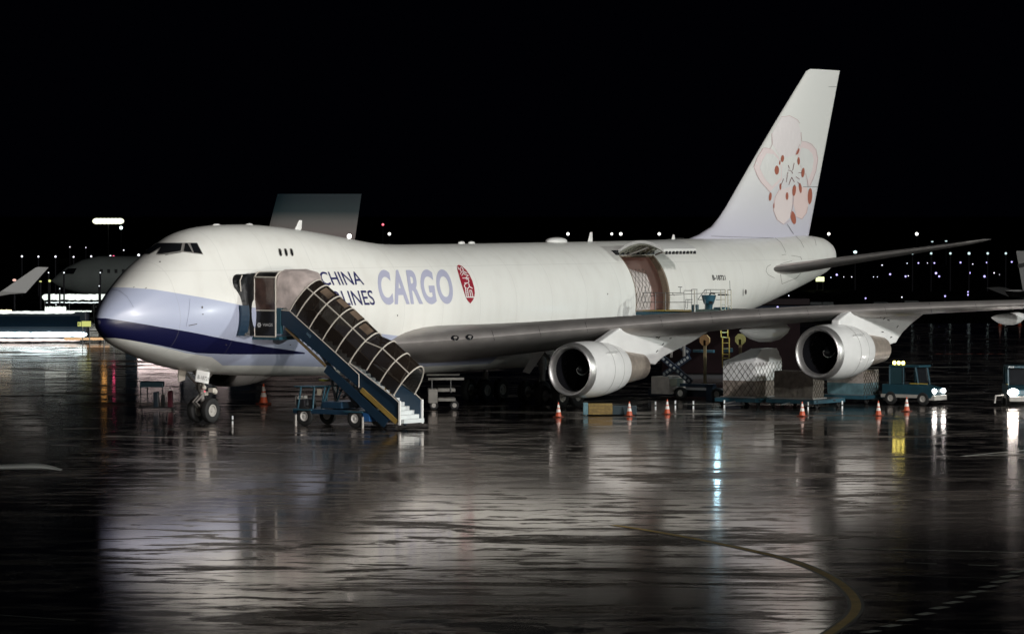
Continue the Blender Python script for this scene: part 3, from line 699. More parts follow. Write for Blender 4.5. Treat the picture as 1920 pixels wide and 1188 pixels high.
m_ = MB(); m_.tube([(-.1, -.12, 1.45), (-.72, -.1, 1.05), (-.15, -.08, .62)], .065, 6); m_.tube([(-.1, .12, 1.45), (-.72, .1, 1.05), (-.15, .08, .62)], .05, 6); m_.build('torque_link', M_chrome, ng)
m_ = MB(); m_.tube([(-.25, -.2, 1.9), (-1.3, -.3, 2.75)], .07); m_.tube([(-.25, .2, 1.9), (-1.3, .3, 2.75)], .07); m_.tube([(-.2, 0, 1.8), (.9, 0, 2.6)], .06); m_.build('drag_brace', M_chrome, ng)
MB().box((.12, -.45, 1.62), (.25, .3, .22)).build('steering_actuator', M_cream, ng, bevel=.02); MB().box((.1, .0, 1.45), (.32, .2, .2)).build('steering_collar', M_cream, ng, bevel=.02)
for c_, r_ in (((.22, -.55, 1.55), .14), ((-.35, -.3, 1.78), .12), ((.05, .25, 1.6), .15)): MB().ball(c_, r_, 10).build('taxi_light_housing', M_cream, ng, smooth=True)
MB().ball((-.42, -.42, 1.58), .05, 8).build('taxi_lamp', mat('red lens', (.3, .02, .03), .3, emit=(1, .2, .25), estr=.8), ng)
def gquad(P, x, y, th=.05):
    return [(p.x-7.95, p.y, p.z) for p in [py(u, v, y) for u, v in P]]
dq = gquad([(370, 692), (393.5, 697.5), (391, 719.5), (366.5, 714.5)], 0, -.75)
dd = MB(); dd.prism(dq, (0, .05, 0)); gd = dd.build('gear_door', M_white, ng)
tl, tr, br, bl = [Vector(q)-Vector((0, .012, 0)) for q in gquad([(371, 702.5), (391, 707), (390, 714), (370, 709.5)], 0, -.75)]
lettering('B-18721', (tl, tr, br, bl), 'door_lettering', mat('grey lettering', (.12, .12, .12), .5), gd)
dq = gquad([(334.5, 690), (349, 694), (347, 712), (335, 716)], 0, .2)
MB().prism(dq, (0, .05, 0)).build('gear_door', mat('door beige', (.42, .38, .33), .5, noise=.2), ng)
for gx, gy in ((31.4, 5.5), (34.9, 1.92)):
    for s in (-1, 1):
        b = thing('main_gear', None, None, (gx, s*gy, 0)); b.parent = AC
        for dx in (-.74, .74):
            for dy in (-.56, .56): wheel_parts((dx, dy, .62), (0, 1, 0), .62, .42, b)
        m_ = MB(); m_.cyl((-.74, 0, .62), (.74, 0, .62), .14); m_.cyl((0, 0, .62), (.1, 0, 1.9), .16); m_.cyl((.1, 0, 1.8), (.15, -s*.2, 3.6), .24)
        for dx in (-.74, .74): m_.cyl((dx, -.56, .62), (dx, .56, .62), .09)
        m_.tube([(.1, 0, 1.9), (-.2, -s*1.5, 3.4)], .1); m_.tube([(.1, 0, 2.2), (1.7, 0, 3.4)], .09); m_.build('bogie_strut', M_steel, b, smooth=True)
        if gy > 3:
            m_ = MB(); m_.prism([(-.1, -s*-.5, 1.5), (.8, -s*-.5, 1.6), (.9, -s*-.4, 2.9), (-.2, -s*-.4, 3.0)], (0, .05, 0)); m_.build('gear_door', M_nac, b)
            m_ = MB(); m_.prism([(-1.6, s*-.6, 2.9), (-1.2, s*-1.6, 1.9), (-.4, s*-1.7, 1.75), (-.5, s*-.6, 3.0)], (.04, 0, .04)); m_.build('gear_door', M_nac, b)

# ------------------------------------------------------------------ covered passenger stairs at the forward door
SX0, SX1 = 8.2, 10.15
SO = Vector((8.2, -8.0, 0))
ST = thing('passenger_stairs', 'dark blue covered boarding stairs on a truck, leading up to the forward door', 'boarding stairs', SO)
def sp(u, v, x=SX0): return px(u, v, x)-SO
def seg(mb, P, r=.03, x=SX0, n=6): mb.tube([sp(u, v, x) for u, v in P], r, n); return mb
dX = Vector((SX1-SX0, 0, 0))
M_sblue = mat('stairs blue panel', (.010, .028, .052), .42, noise=.12, nscale=1.5)
M_smoke = mat('smoked plastic canopy', (.018, .013, .010), .22, alpha=.86)
M_tan = mat('tan inner panel', (.16, .11, .07), .5, noise=.3, nscale=2)
upP = [(527.5, 581.5), (543.5, 583.5), (673, 701.5), (673, 726), (534.5, 612), (527.5, 608)]
loP = [(640, 677), (653, 683), (735, 742), (746.5, 753), (746.5, 794.5), (668, 725), (640, 700)]
zlow = sp(746.5, 794.5).z
for P, ins, nm in ((upP, 0, 'side_panel'), (loP, .10, 'side_panel')):
    for far in (0, 1):
        q = [sp(u, v)+Vector((ins, 0, 0)) for u, v in P]
        if far: q = [p+dX-Vector((2*ins+.05, 0, 0)) for p in q]
        MB().prism(q, (.05, 0, 0)).build(nm, M_sblue if not far else M_blue, ST, bevel=.008)
# beams under the flight
for P, r, m_, nm in ((((534, 615), (609, 686)), .055, mat('brown beam', (.16, .11, .05), .5), 'beam'), (((676, 730), (742, 791)), .115, mat('ochre beam', (.30, .20, .05), .5, noise=.2), 'yellow_beam'), (((610, 690), (722, 794)), .22, M_sblue, 'lower_chassis_beam')):
    for off in (.08, SX1-SX0-.15):
        a, b = sp(*P[0])+Vector((off, 0, 0)), sp(*P[1])+Vector((off, 0, 0))
        d = (b-a); q = MB(); n_ = Vector((0, d.z, -d.y)).normalized()*r
        q.quadstrip([[p-n_-Vector((.05, 0, 0)), p+n_-Vector((.05, 0, 0)), p+n_+Vector((.05, 0, 0)), p-n_+Vector((.05, 0, 0))] for p in (a, b)])
        q.build(nm, m_, ST)
mb = MB(); seg(mb, [(527.5, 581), (543.5, 583), (653, 683), (673, 702), (673, 726)], .028); seg(mb, [(655, 680), (735, 742), (746.5, 753)], .028)
for P in ([(527.5, 581), (543.5, 583), (653, 683), (673, 702)], [(655, 680), (735, 742), (746.5, 753)]): mb.tube([sp(u, v)+dX for u, v in P], .03)
mb.build('handrail', M_cream, ST)
# steps
tp = sp(546, 640); bt = Vector((0, sp(746.5, 794).y, zlow))
top = Vector((0, sp(530, 612).y, sp(530, 612).z)); nst = 24
for k in range(nst):
    y0 = bt.y+(k)*(top.y-bt.y)/nst; z0 = bt.z+.02+(k+1)*(top.z-bt.z)/nst
    dy = (top.y-bt.y)/nst
    q = MB(); q.bb(.16, SX1-SX0-.16, y0-.24, y0-.24+dy+.04, z0-(top.z-bt.z)/nst, z0)
    q.build('step', mat('white step', (.62, .66, .66), .5, noise=.1), ST)
q = MB()
for xo in (.06, SX1-SX0-.06):
    q.box((xo, bt.y-.05, (bt.z+sp(746.5, 753).z)/2), (.10, .09, sp(746.5, 753).z-bt.z+.1))
q.build('end_post', M_white, ST)
# hoops
th = radians(35)
def hoop(foot, h=1.88, w=SX1-SX0, n=17):
    nrm = Vector((0, -sin(th), cos(th)))
    o = []
    for i in range(n):
        a = pi*i/(n-1); c = cos(a); s_ = sin(a)
        X = (1-abs(c)**1.15*(1 if c > 0 else -1))/2*w
        o.append(foot+Vector((X, 0, 0))+nrm*h*(s_**.82))
    return o
feet = [(543, 583), (556, 593.5), (580, 614.5), (604.5, 637), (629, 660), (653, 683)]
feet2 = [(653.5, 681), (684.5, 694), (709.5, 717), (735, 741.5)]
H1 = [hoop(sp(u, v), 1.88) for u, v in feet]; H2 = [hoop(sp(u, v)+Vector((.12, 0, 0)), 1.72, SX1-SX0-.24) for u, v in feet2]
for h in H1+H2[1:]:
    MB().tube(h, .036, 8).build('canopy_hoop', M_cream, ST, smooth=True)
for HH in (H1, H2):
    for idx in (4, 12): MB().tube([h[idx] for h in HH], .034, 6).build('canopy_rail', M_cream, ST)
    MB().tube([h[11] for h in HH], .02, 6).build('canopy_seam', M_dark, ST)
    MB().quadstrip([[p+Vector((0, 0, -.01)) for p in h] for h in HH], closed=False).build('canopy_cover', M_smoke, ST, smooth=True)
# tan shapes seen through the plastic, coloured as panels just over it
q = MB()
for h0, h1 in ((H1[1], H1[2]), (H1[3], H1[4]), (H1[4], H1[5])):
    q.quadstrip([[h0[i]*.98+h0[8]*.02 for i in (6, 7, 8, 9)], [h1[i]*.98+h1[8]*.02 for i in (6, 7, 8, 9)]], closed=False)
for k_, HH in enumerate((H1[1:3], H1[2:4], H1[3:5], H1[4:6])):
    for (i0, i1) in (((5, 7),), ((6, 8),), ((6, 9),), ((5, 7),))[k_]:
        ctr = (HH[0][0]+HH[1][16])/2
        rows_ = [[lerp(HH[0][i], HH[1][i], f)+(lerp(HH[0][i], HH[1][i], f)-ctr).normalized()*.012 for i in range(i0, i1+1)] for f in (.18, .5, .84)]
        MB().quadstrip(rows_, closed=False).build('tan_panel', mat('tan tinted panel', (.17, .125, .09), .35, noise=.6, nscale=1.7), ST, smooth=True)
# head box at the door
bx1 = 11.3-SO.x
P0, P1 = sp(477, 509.5), sp(517, 631)
yb0, yb1, zt, zb = P0.y, P1.y, P0.z, P1.z
def arch(y, x0=0, x1=bx1, z0=zb, z1=zt, r=.45, n=7):
    o = [(x0, y, z0)]
    for i in range(n+1): a = pi-pi/2*i/n; o.append((x0+r+r*cos(a), y, z1-r+r*sin(a)))
    for i in range(n+1): a = pi/2-pi/2*i/n; o.append((x1-r+r*cos(a), y, z1-r+r*sin(a)))
    return o+[(x1, y, z0)]
MB().quadstrip([arch(yb0), arch(yb1)], closed=False).build('cabin_skin', mat('black cabin sheet', (.010, .009, .009), .3, alpha=.97), ST)
for y in (yb0, yb1): MB().tube(arch(y, -.01, bx1+.01), .042, 6).build('cabin_frame', M_cream, ST)
zz = [sp(500, 519.6).z, sp(500, 582).z, sp(500, 631).z]
for z in zz: MB().tube([(-.02, yb0, z), (-.02, yb1, z)], .04).build('cabin_frame_bar', M_cream, ST)
MB().bb(-.012, -.006, yb0-.05, yb1+.05, zz[1]+.05, zz[0]-.05).build('cabin_window', mat('brown tinted window', (.10, .06, .05), .15, noise=.5, nscale=1.6), ST)
def q4(x, pts): return [tuple(px(u, v, SO.x+x)-SO) for u, v in pts]
lettering('VIAGS', q4(-.03, ((492.5, 606), (511, 606.2), (511, 611.5), (492.5, 611.3))), 'panel_lettering', mat('white lettering', (.75, .75, .75), .5, ), ST)
eb = MB()
for k in range(6):
    a = 2*pi*k/6; c = px(486, 609, SO.x-.03)-SO; eb.poly([c+Vector((0, .075*cos(a)+.055*cos(t), .075*sin(a)+.055*sin(t))) for t in [2*pi*j/10 for j in range(10)]])
eb.build('panel_emblem', MATS['white lettering'], ST, normals=False)
lettering('VIAGS', q4(-.012, ((576, 622), (584, 629.5), (581.5, 633.5), (573.5, 626))), 'side_lettering', mat('pale blue lettering', (.25, .38, .48), .5), ST)
# floor, blue corner post, underside
MB().bb(-.02, bx1+.02, yb0+.5, yb1-.25, zb-.16, zb).build('platform_floor', M_teal, ST, bevel=.02)
for xo in (-.02, bx1-.2):
    q = MB(); q.bb(xo, xo+.22, yb1-.32, yb1-.06, sp(520, 626).z, sp(520, 577).z); q.build('corner_post', M_teal, ST, bevel=.02)
# beige hood between the head box and the canopy
hd = MB(); outer = arch(yb1-.04, .02, bx1, sp(520, 578).z, zt+.12, .75, 9)
hp = H1[0]; inner = [hp[int(round(i*16/(len(outer)-1)))] for i in range(len(outer))]
inner = [p+Vector((0, .05, 0)) for p in inner]
mid = [Vector(o).lerp(i_, .45)+Vector((0, -.28, .10)) for o, i_ in zip(outer, inner)]
hd.quadstrip([outer, mid, inner], closed=False)
hd.build('fabric_hood', mat('beige fabric hood', (.62, .53, .50), .7, noise=.3, nscale=2.0, bump=.8), ST, smooth=True)
q = MB(); q.tube([H1[0][4]+Vector((0, .5, .05)), H1[0][4]], .034); q.build('canopy_rail', M_cream, ST)
# black bellows flaring forward on to the fuselage side
bl = MB(); R = []
for k in range(9):
    t = k/8; ple = .06*(k % 2); ring_ = []
    for p in arch(0, lerp(.02, -1.22, t)+ple, bx1-.02+.3*t-ple, zb+.02+.05*t, zt-.03-.08*t-ple*.5, .55):
        skn = side_y(SO.x+p[0], p[2])-SO.y
        ring_.append((p[0], min(lerp(yb0+.02, skn-.42, min(1, t*1.5)) if t < .67 else lerp(skn-.42, skn-.03, (t-.67)/.33), skn-.03), p[2]))
    R.append(ring_)
skin_y = side_y(7.3, 6.6)-SO.y-.06
bl.quadstrip(R, closed=False); bl.build('bellows', mat('black pleated fabric', (.006, .007, .008), .5, bump=1.0, nscale=5), ST, smooth=True)
q = MB(); q.tube([(-1.05, skin_y-.12, sp(446, 545).z), (-1.12, skin_y-.12, sp(446, 525).z), (-.95, skin_y-.12, sp(446, 515).z)], .03); q.build('bellows_edge', M_cream, ST)
q = MB(); zz2 = sp(440, 571).z
q.quadstrip([[(-1.24+dx_, side_y(SO.x-1.24+dx_, z)-SO.y-dy_, z) for dx_, dy_ in ((0, .03), (0, .16), (.42, .30), (.42, .03))] for z in [lerp(zb+.05, zz2, k/6) for k in range(7)]]); q.build('bumper_pad', M_blue, ST)
# truck under the stairs
def tb(u0, u1, v0, v1, x0, x1, name, m_, bev=.02):
    a, b = sp(u0, v0, SX0+x0), sp(u1, v1, SX0+x0)
    return MB().bb(x0, x1, a.y, b.y, b.z, a.z).build(name, m_, ST, bevel=bev)
tb(549, 688, 765, 779, .1, 2.2, 'chassis', M_blue)
tb(549, 583, 766, 769.5, .0, 2.3, 'front_fender', M_teal); tb(644, 679, 770, 774, .0, 2.3, 'rear_fender', M_teal)
tb(551, 583, 723, 726, .25, 1.4, 'cab_roof', M_teal)
for P in ([(552, 766), (558, 725)], [(580, 766), (583, 725)], [(596, 766), (603, 725)], [(583, 725), (612, 724)], [(612, 724), (600, 755)], [(600, 755), (596, 766)]):
    for xo in (.28, 1.35): MB().tube([sp(u, v)+Vector((xo, 0, 0)) for u, v in P], .05).build('cab_pillar', M_teal, ST)
tb(556, 570, 748, 766, .3, 1.3, 'seat', M_dark); tb(553, 557, 742, 760, .35, 1.2, 'dashboard', M_rim)
tb(603, 640, 752, 766, .2, 2.0, 'engine_cover', M_blue, .04); tb(594, 602, 729, 741, .3, .36, 'lit_panel', mat('pale notice', (.4, .36, .28), .6))
tb(680, 692, 774, 790, .05, 2.2, 'rear_box', mat('bright blue box', (.02, .09, .25), .4))
MB().ball(sp(589, 713)+Vector((.8, 0, 0)), .3, 12, (1, 1, .28)).build('roof_beacon', mat('olive beacon', (.3, .3, .06), .3), ST, smooth=True)
q = MB(); a = sp(620, 745); b = sp(655, 712); q.tube([a+Vector((1, 0, 0)), b+Vector((1, 0, 0))], .09); q.tube([sp(600, 760)+Vector((1.4, 0, 0)), sp(575, 640)+Vector((1.4, 0, 0))], .11); q.tube([sp(650, 765)+Vector((.9, 0, 0)), sp(560, 632)+Vector((.9, 0, 0))], .11); q.build('lift_ram', M_steel, ST)
for u, v in ((568, 780), (663, 784.5)):
    c = sp(u, v); r = max(.36, c.z)
    for xo in (.16, 2.0): wheel_parts((xo, c.y, r), (1, 0, 0), r, .24, ST, rim=mat('white wheel rim', (.6, .58, .55), .5))
for u in (553.5, 679):
    c = sp(u, 784); q = MB(); q.cyl((.05, c.y, 0), (.05, c.y, .55), .06); q.build('stabiliser_jack', M_rim, ST)

# ------------------------------------------------------------------ cargo loader at the side door
LX = 42.4; LO = Vector((42.4, -7.0, 0))
LD = thing('cargo_loader', 'tall blue scissor cargo loader raised to the open side door behind the wing', 'cargo loader', LO)
def lp(u, v, x=0): return px(u, v, LX+x)-LO
def K6(P): return [(1130+a/5.94, 420+b/5.94) for a, b in P]
def K4(P): return [(1200+a/6.857, 620+b/6.857) for a, b in P]
def lbox(u0, u1, v0, v1, x0, x1, name, m_, bev=.015):
    a, b = lp(u0, v0, x0), lp(u1, v1, x0)
    return MB().bb(x0, x1, a.y, b.y, b.z, a.z).build(name, m_, LD, bevel=bev)
lbox(1192, 1299, 584, 592, 0, 3.4, 'bridge_deck', M_teal); lbox(1205, 1298, 581.8, 584, .1, 3.3, 'deck_edge', M_yel)
lbox(1300, 1371, 580, 590, 0, 3.4, 'main_deck', mat('green grey deck', (.09, .12, .10), .6, noise=.3, nscale=3)); lbox(1338, 1352, 576, 580, .3, 1.2, 'deck_box', M_teal)
lbox(1297, 1303, 571, 590, 0, .4, 'deck_post', M_teal)
lettering('CARGO LOADER', [tuple(lp(u, v, -.01)) for u, v in ((1267, 586.4), (1280, 586.2), (1280, 588.6), (1267, 588.8))], 'deck_lettering', MATS['white lettering'], LD) if False else None
q = MB()
for P in ([(440, 765), (905, 765)], [(440, 870), (1000, 870)], [(450, 765), (425, 860)], [(475, 690), (472, 870)], [(905, 745), (910, 960)], [(905, 740), (1000, 740)], [(990, 725), (992, 960)], [(1050, 725), (1052, 960)], [(990, 727), (1055, 727)],
          [(925, 840), (925, 930), (945, 940), (950, 840)], [(925, 840), (1000, 840)], [(865, 700), (865, 765)], [(840, 700), (885, 700)], [(700, 765), (700, 960)], [(590, 765), (590, 960)], [(770, 765), (800, 795)],
          [(1060, 840), (1140, 730), (1365, 730)], [(1140, 730), (1140, 960)], [(1158, 730), (1158, 780)], [(1060, 840), (1120, 842)], [(1200, 730), (1200, 770)], [(1395, 730), (1430, 735)], [(1415, 630), (1420, 735)], [(1260, 842), (1320, 842)]):
    q.tube([lp(u, v, .05) for u, v in K6(P)], .018, 5)
q.build('guard_rail', M_steel, LD)
q = MB(); q.tube([lp(u, v, 3.35) for u, v in K6([(500, 800), (1365, 760)])], .018, 5); q.build('guard_rail', M_steel, LD)
q = MB(); q.tube([lp(u, v, -.05) for u, v in K6([(1025, 735), (1025, 1010)])], .045, 6); q.build('mast_post', M_cream, LD)
q = MB()
for P in ([(1315, 730), (1320, 965)], [(1365, 730), (1368, 975)], [(1393, 730), (1396, 965)], [(1430, 735), (1432, 975)]): q.tube([lp(u, v) for u, v in K6(P)], .022, 5)
for b_ in (780, 840, 900, 950): q.tube([lp(u, v) for u, v in K6([(1318, b_), (1366, b_)])], .016, 5)
for b_ in (790, 850, 912): q.tube([lp(u, v) for u, v in K6([(1395, b_), (1431, b_)])], .016, 5)
q.build('deck_ladder', mat('pale tube', (.45, .40, .28), .5), LD)
cs = MB(); R = []
for v_, h_, dx_ in ((790, 78, 0), (835, 68, 0), (880, 54, 0), (905, 40, 0), (947, 38, 0)):
    a = lp(*K6([(1183-h_, v_)])[0], .3); b = lp(*K6([(1183+h_*.95, v_)])[0], .3)
    r = abs(a.y-b.y)/2; c = (a+b)/2; R.append([c+Vector((r*.7*cos(t), r*sin(t), 0)) for t in [2*pi*j/16 for j in range(16)]])
cs.quadstrip(R); cn = cs.build('control_console', M_teal, LD, smooth=True)
q = MB(); a = lp(*K6([(1180, 860)])[0], -.15); b = lp(*K6([(1218, 892)])[0], -.15); q.bb(-.12, -.08, a.y, b.y, b.z, a.z); q.build('console_vent', M_dark, cn)
q = MB(); q.tube([lp(*K6([(1190, 790)])[0], .3), lp(*K6([(1205, 768)])[0], .3), lp(*K6([(1250, 775)])[0], .3)], .05); q.build('console_levers', M_dark, cn)
lbox(1345.5, 1359, 551, 554, .3, .7, 'control_panel', M_dark)
lbox(1221.2, 1254.7, 705.3, 739, -.3, 1.4, 'machinery_box', mat('putty grey box', (.42, .38, .36), .55, noise=.2, nscale=3))
lbox(1256.6, 1269.2, 709, 723.5, -.3, .4, 'side_panel', mat('pale green box', (.28, .30, .25), .55))
lbox(1215, 1345, 728, 745, .3, 3.1, 'chassis', mat('dark navy steel', (.008, .016, .035), .5)); lbox(1270, 1337, 718, 726, 0, .3, 'chassis_rail', mat('dim blue steel', (.012, .035, .07), .45)); lbox(1324, 1336, 722, 752, .0, .4, 'chassis_post', MATS['dim blue steel'])
for P, x in (([(240, 300), (660, 660)], .1), ([(640, 330), (300, 570)], .25), ([(240, 300), (660, 660)], 3.0), ([(640, 330), (300, 570)], 2.9), ([(640, 280), (250, 20)], .2), ([(250, 280), (660, 20)], .1)):
    a, b = [lp(u, v, x) for u, v in K4(P)]; d = b-a; n_ = Vector((0, d.z, -d.y)).normalized()*.16
    q = MB(); q.quadstrip([[p-n_-Vector((.06, 0, 0)), p+n_-Vector((.06, 0, 0)), p+n_+Vector((.06, 0, 0)), p-n_+Vector((.06, 0, 0))] for p in (a, b)])
    arm = q.build('scissor_arm', MATS['dark navy steel'], LD)
    if x < .3 and P[0][1] > 200:
        q = MB()
        for k in range(9):
            c = a.lerp(b, .06+.11*k); q.box((c.x-.075, c.y, c.z), (.02, .15, .13), rx=.6)
        q.build('lit_hole_spots', mat('lit hole grey', (.35, .37, .38), .5), arm)  # light in the arm holes, put in as pale grey spots
for c, col in (((1321, 637.5), (.33, .19, .08)), ((1387.4, 636), (.45, .44, .16))):
    m_ = mat('guide paddle %d' % c[0], col, .5, noise=.12)
    q = MB(); cc = lp(*c, -.4); q.prism([cc+Vector((0, .345*cos(t+pi/8), .33*sin(t+pi/8))) for t in [2*pi*j/8 for j in range(8)]], (.08, 0, 0)); pdl = q.build('guide_paddle', m_, LD)
    q = MB(); p2 = lp(c[0], 719, -.35); q.box((-.35, cc.y, (cc.z+p2.z)/2), (.1, .15, cc.z-p2.z)); q.build('paddle_post', mat('ochre post', (.22, .17, .09), .6, noise=.2, nscale=4), LD)
q = MB()
for P in ([(1040, -60), (1045, 82)], [(1130, -60), (1130, 88)], [(1062, 85), (1062, 470)], [(1148, 85), (1148, 480)], [(1045, 82), (1148, 88)], [(1082, 470), (1082, 660)]): q.tube([lp(u, v, -.1) for u, v in K4(P)], .032, 5)
for b_ in (-40, 22, 155, 230, 300, 350, 420): q.tube([lp(u, v, -.1) for u, v in K4([(1045, b_), (1140, b_)] if b_ < 80 else [(1062, b_), (1148, b_)])], .02, 5)
q.build('tall_ladder', M_yel, LD)
for a_, b_ in (((1256.3, 653), (1259.5, 670)), ((1280, 646), (1283.6, 668))): lbox(a_[0], b_[0], a_[1], b_[1], -.3, -.2, 'hydraulic_ram', M_chrome)
lbox(1299, 1337, 655, 661, .2, .4, 'cross_beam', M_teal); lbox(1357, 1369, 652, 660, .1, .4, 'lamp_housing', M_teal)
c = lp(1277, 742.5); 
for xo in (.0, 3.0):
    wheel_parts((xo, c.y, .36), (1, 0, 0), .36, .26, LD, rim=MATS['white wheel rim']); wheel_parts((xo, lp(1345, 742).y, .36), (1, 0, 0), .36, .26, LD)
q = MB(); q.ball(lp(1345, 607, -.2)+Vector((0, 0, 0)), .16, 10); wl_ = q.build('work_lamp', glow('cyan white work lamp', (.45, .8, 1), 60), LD)

# ------------------------------------------------------------------ netted pallets, their dollies
def net(mb, path, z0, zf, pitch=.36, r=.012):
    """diamond mesh laid over a run of wall: path = list of (x,y); zf(s) = top height"""
    L = [0]
    for a, b in zip(path, path[1:]): L.append(L[-1]+(Vector(b)-Vector(a)).length)
    def at(s):
        s = max(0, min(L[-1], s))
        for i in range(len(path)-1):
            if s <= L[i+1]+1e-9:
                t = (s-L[i])/(L[i+1]-L[i]); return Vector(path[i]).lerp(Vector(path[i+1]), t)
        return Vector(path[-1])
    n = int(L[-1]/pitch)+12
    for sg in (1, -1):
        for k in range(-n, n+8):
            pts = []
            for j in range(60):
                z = z0+j*.07; s = k*pitch+sg*(z-z0)*.80+random.uniform(-.012, .012)
                if 0 <= s <= L[-1] and z <= zf(s): p = at(s); pts.append((p.x, p.y, z))
                elif len(pts) > 1: mb.tube(pts, r, 3); pts = []
                else: pts = []
            if len(pts) > 1: mb.tube(pts, r, 3)
M_net = mat('dark net cord', (.05, .035, .02), .8)
def load(name, label, u, vg, lx, ly, h, deck, lower, upper=None, hump=0, seed=1, waist=.45, group=None, netted='both', rz=0):
    """corner of the stack nearest the viewer stands at photo point (u, vg) on the ground; faces run along +x and +y"""
    rnd = random.Random(seed); c = pz(u, vg); t = thing(name, label, 'cargo pallet', (c.x, c.y, 0), rz, group)
    z0, z1 = deck, deck+h; nx, ny = 14, 10
    def wall(s_, face, z):          # bulging faces
        b = .05*sin(pi*min(1, max(0, (z-z0)/h)))+.02*rnd.uniform(-1, 1)
        return (s_*lx, -b, z) if face == 0 else (-b, s_*ly, z)
    def body(za, zb, m_, nm):
        mb = MB(); R = []
        for k in range(9):
            z = lerp(za, zb, k/8); ring_ = []
            for j in range(nx): ring_.append(wall(j/nx, 0, z))
            for j in range(ny): ring_.append((lx+.03*rnd.uniform(-1, 1), j/ny*ly, z))
            for j in range(nx): ring_.append((lx-j/nx*lx, ly, z))
            for j in range(ny): p = wall(1-j/ny, 1, z); ring_.append(p)
            R.append(ring_)
        mb.quadstrip(R); return mb.build(nm, m_, t, smooth=True)
    zw = z0+h*waist if upper else z1
    body(z0, zw, lower, 'stacked_boxes')
    if upper: body(zw+.002, z1, upper, 'plastic_wrap')
    if hump:
        mb = MB(); R = []
        for k in range(8):
            q_ = k/7; f0 = q_**1.6; ring_ = []
            x0_, x1_ = lerp(0, lx*.40, q_**1.1), lerp(lx, lx*.93, q_**2); y0_, y1_ = lerp(0, ly*.10, q_), lerp(ly, ly*.45, q_**.8)
            for j in range(24):
                a = j/24*4; e = a % 1
                p = [(lerp(x0_, x1_, e), y0_), (x1_, lerp(y0_, y1_, e)), (lerp(x1_, x0_, e), y1_), (x0_, lerp(y1_, y0_, e))][int(a)]
                ring_.append((p[0]+rnd.uniform(-.02, .02), p[1]+rnd.uniform(-.02, .02), z1+hump*q_+rnd.uniform(-.015, .015)))
            R.append(ring_)
        mb.quadstrip(R); mb.build('wrapped_top', upper, t, smooth=True)
    mb = MB()
    if netted == 'both': net(mb, [(-.07, ly), (-.075, -.0), (-.02, -.08), (lx, -.075)], z0, lambda s: z1)
    else: net(mb, [(-.02, -.07), (lx, -.07)], z0, lambda s: z1, .26)
    nb = mb.build('cargo_net', M_net, t)
    q = MB(); q.bb(-.12, lx+.12, -.12, ly+.12, z0-.06, z0-.005); q.build('pallet_base', M_alu, t)
    return t
M_box = mat('brown carton stack', (.33, .28, .24), .7, noise=.45, nscale=2.2, bump=1)
M_wrap = mat('white plastic wrap', (.92, .93, .93), .35, noise=.10, nscale=1.5, bump=.5)
M_tarp = mat('pale wrapped load', (.34, .30, .27), .5, noise=.35, nscale=3, bump=1)
M_gtarp = mat('grey brown load', (.19, .165, .14), .65, noise=.35, nscale=4, bump=1)
DK = .56
load('wrapped_pallet', 'tall netted pallet under white plastic, standing left of the far engine', 1414, 763, 2.85, 1.95, 1.88, DK, M_box, M_wrap, .66, 3)
load('boxed_pallet', 'low grey brown netted pallet right behind the tall plastic covered one', 1523, 766, 1.2, 2.35, 1.42, DK, M_gtarp, None, 0, 5, netted='front')
load('tarped_pallet', 'pallet with teal and beige sheeting on the cart drawn by the tractor', 1617, 757, 1.75, 2.2, 1.42, .42, mat('teal sheeting', (.12, .22, .25), .4, noise=.4, nscale=2), M_tarp, 0, 8, waist=.5, netted='front')
def dolly(u, vg, lx, ly, label, grp='pallet dollies'):
    c = pz(u, vg); t = thing('pallet_dolly', label, 'dolly', (c.x-.25, c.y-.25, 0), 0, grp)
    MB().bb(0, lx, 0, ly, .26, .47).build('deck_frame', M_teal, t, bevel=.02)
    q = MB()
    for k in range(9): q.cyl((lx*(k+.5)/9, .1, .475), (lx*(k+.5)/9, ly-.1, .475), .03, n=8)
    q.build('deck_rollers', M_steel, t)
    for x in (.5, lx-.5):
        for y in (.15, ly-.15): wheel_parts((x, y, .17), (0, 1, 0), .17, .12, t, hub=False)
    q = MB(); q.tube([(lx*.0, ly*.5, .3), (-.9, ly*.5, .22)], .04); q.build('tow_bar', M_steel, t)
    q = MB(); q.box((lx*.65, -.01, .38), (.22, .02, .08)); q.box((lx*.1, -.01, .38), (.1, .02, .08)); q.build('number_plate', M_dark, t)
    return t
dolly(1414, 763, 3.5, 2.6, 'blue dolly carrying the tall plastic covered pallet')
dolly(1523, 766, 3.3, 3.0, 'blue dolly carrying the low grey brown pallet')
dolly(1617, 757, 2.6, 2.8, 'low cart carrying the teal sheeted pallet behind the tractor')

